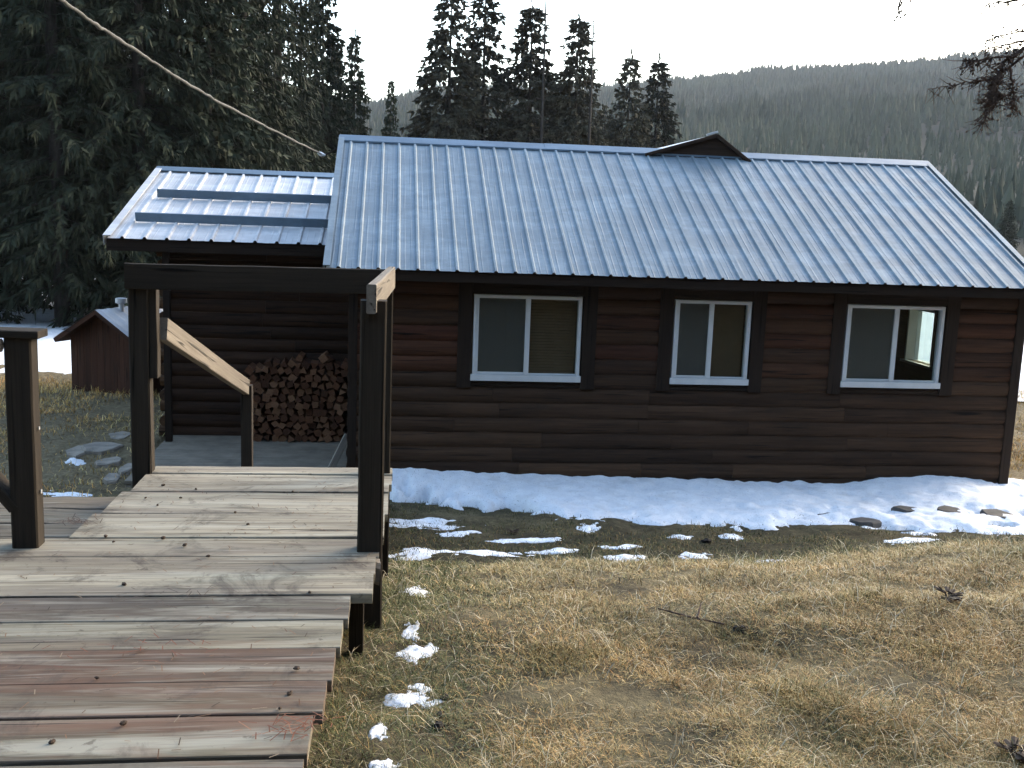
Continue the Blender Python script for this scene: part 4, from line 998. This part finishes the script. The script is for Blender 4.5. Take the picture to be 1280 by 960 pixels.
def lawn():
    N = 600000; u = np.where(RNG.uniform(0, 1, N) < .75, RNG.uniform(-.12, .78, N), RNG.uniform(.78, 1.35, N)); y = 2.0*(8.6/2.0)**RNG.uniform(0, 1, N)**1.1; x = u*y
    rx = np.interp(y, [2.0, 2.72, 3.5, 3.9, 4.3, 4.5, 6.05, 6.1], [-.30, -.26, -.22, -.19, -.2, -.16, -.12, -1.5])
    bare = fbm(x*2.2, y*2.2, 113, 3); k = (x > rx) & (RNG.uniform(0, 1, N) < .25+2.1*(bare-.3)+.35*(fbm(x*9, y*9, 121, 2)-.5)); x, y = x[k], y[k]; N = len(x)
    for cx, cy, rx_, ry_ in PATCH:
        k = ((x-cx-(cx/cy)*(y-cy))/rx_)**2+((y-cy)/ry_)**2 > RNG.uniform(.5, 1.0, len(x)); x, y = x[k], y[k]
    N = len(x)
    near_walk = 1-sstep(.15, .9, x-np.interp(y, [2, 6], [-.2, 0.0]))
    green = .10+.6*near_walk+.25*sstep(7., 8., y)
    tall = fbm(x*3, y*3, 115, 3)
    ln = RNG.uniform(.03, .085, N)*(.5+tall*.9)*(1+.5*sstep(5.8, 7, y)); wd = RNG.uniform(.0016, .0034, N)*np.clip(y/4, .8, 2.2)
    lean = np.abs(RNG.normal(1.12, .28, N)).clip(.1, 1.48); cc = gcol(N, x, y, green)
    straw = RNG.uniform(0, 1, N) < .022; ln = np.where(straw, ln*1.9+.02, ln); lean = np.where(straw, RNG.uniform(.9, 1.5, N), lean); cc[straw] = np.array((.62, .52, .34))*RNG.uniform(.75, 1.1, (straw.sum(), 1))
    tuft = fbm(x*2.6+30, y*2.6, 125, 3) > .69; ln = np.where(tuft, ln*1.2, ln); lean = np.where(tuft, lean*.85, lean); cc[tuft] *= np.array((.72, .74, .66))
    blades('lawn_grass', x, y, ln, wd, lean, cc, 'matted dry tan grass covering the slope in front of the cabin')
lawn()
def hollow():
    N = 120000; y = RNG.uniform(8.0, 12.3, N); x = RNG.uniform(-.1, 10.5, N)
    y[:25000] = RNG.uniform(8, 12.5, 25000); x[:25000] = RNG.uniform(-3.5, 0, 25000)
    k = RNG.uniform(0, 1, N) < 1.8*(fbm(x*1.6, y*1.6, 117, 3)-.22); x, y = x[k], y[k]; N = len(x)
    c = gcol(N, x, y, np.full(N, .65))*.62  # mostly green palette, darkened evenly over the hollow
    blades('hollow_grass', x, y, RNG.uniform(.03, .08, N), RNG.uniform(.004, .007, N), RNG.uniform(.5, 1.35, N), c, 'short dark greenish grass in the hollow below the snow bank')
hollow()
def yard():
    N = 110000; x = np.concatenate([RNG.uniform(-10, -3.25, N//2), RNG.uniform(8.3, 17, N-N//2)]); y = np.concatenate([RNG.uniform(9, 20.5, N//2), RNG.uniform(12.4, 21, N-N//2)])
    k = RNG.uniform(0, 1, N) < 2.0*(fbm(x*1.1, y*1.1, 119, 3)-.2)
    k &= ~((x > -5.2) & (x < -2.9) & (y < 15.3) & (y > 13) & (RNG.uniform(0, 1, N) < .75))
    x, y = x[k], y[k]; N = len(x)
    ln = RNG.uniform(.05, .13, N)*(1+.9*sstep(17.5, 19.5, y)); c = gcol(N, x, y, .02-.2*sstep(15, 18, y))*np.array((1.5, 1.42, 1.2))  # blade tint raised to offset the shade falling on the yard
    blades('yard_grass', x, y, ln, RNG.uniform(.006, .012, N), RNG.uniform(.3, 1.25, N), c, 'dry yellowish grass in the yard around the shed and past the cabin corner')
yard()
def stems():
    spots = [(1130, 925, 1112, 876), (1148, 950, 1128, 900), (1147, 955, 1143, 905), (838, 955, 855, 905), (632, 940, 622, 900), (640, 955, 634, 912), (1190, 930, 1150, 905), (790, 700, 800, 682), (806, 702, 812, 684), (818, 701, 812, 690), (752, 850, 762, 826), (868, 910, 880, 892), (1070, 860, 1050, 845), (1222, 800, 1226, 775)]
    mb = MB()
    for x0, y0, x1, y1 in spots:
        a = onground(x0, y0); b = atY(x1, y1, a.y+.02)
        for _ in range(2):
            j = Vector([random.uniform(-.015, .015) for _ in range(3)]); b2 = b+j*2
            mb.tube([a+j, a.lerp(b2, .5)+Vector((.006, 0, .012)), b2], [.0022, .0018, .001], 4)
    props(mb.build('dry_stems', MS), 'long pale dry grass stems sticking up from the lawn', 'grass', kind='stuff')
MS = plain('straw_stem', (.46, .39, .26), .7, .15); stems()

# ================================================================== AIR, LIGHT, CAMERA
HAZE = 1
if HAZE:
    t = NT('haze'); v = t.N('VolumePrincipled'); v.inputs['Color'].default_value = (.86, .88, .92, 1); v.inputs['Density'].default_value = .00013; v.inputs['Anisotropy'].default_value = 0
    t.l.new(v.outputs[0], t.out.inputs['Volume'])
    mb = MB(); rawbox(mb, -1700, 2500, -400, 1700, -60, 232); o = mb.build('haze', t.m); props(o, kind='stuff'); o['label'] = 'thin pale evening haze over the valley'; o['category'] = 'haze'
EL, AZ = math.radians(19), math.radians(55)
w = bpy.data.worlds.new('World'); SC.world = w; w.use_nodes = True; nt = w.node_tree; nt.nodes.clear()
sky = nt.nodes.new('ShaderNodeTexSky'); sky.sky_type = 'NISHITA'; sky.sun_disc = False; sky.sun_elevation = EL; sky.sun_rotation = AZ
sky.air_density = 1.2; sky.dust_density = 3.5; sky.ozone_density = 1.0; sky.altitude = 900
bg = nt.nodes.new('ShaderNodeBackground'); bg.inputs[1].default_value = .15
out = nt.nodes.new('ShaderNodeOutputWorld'); nt.links.new(sky.outputs[0], bg.inputs[0]); nt.links.new(bg.outputs[0], out.inputs[0])
sd = Vector((math.sin(AZ)*math.cos(EL), math.cos(AZ)*math.cos(EL), math.sin(EL)))
sl = bpy.data.lights.new('sun', 'SUN'); sl.energy = 1.05; sl.angle = math.radians(60); sl.color = (1, .84, .64)
so = bpy.data.objects.new('sun', sl); COL.objects.link(so); so.rotation_euler = sd.to_track_quat('Z', 'Y').to_euler()
cd = bpy.data.cameras.new('camera'); cd.sensor_fit = 'HORIZONTAL'; cd.sensor_width = 36; cd.lens = F/1280*36; cd.clip_start = .05; cd.clip_end = 5000
co = bpy.data.objects.new('camera', cd); COL.objects.link(co)
from mathutils import Matrix
mat = Matrix.Identity(4)
for i in range(3): mat[i][0] = rt[i]; mat[i][1] = upv[i]; mat[i][2] = -fw[i]
co.matrix_world = mat; SC.camera = co
vs = SC.view_settings; vs.view_transform = 'Standard'; vs.look = 'None'; vs.exposure = 2.42; vs.gamma = 1; vs.use_curve_mapping = False
SC.cycles.max_bounces = 6; SC.cycles.transparent_max_bounces = 8; SC.cycles.volume_bounces = 1; SC.cycles.use_denoising = True
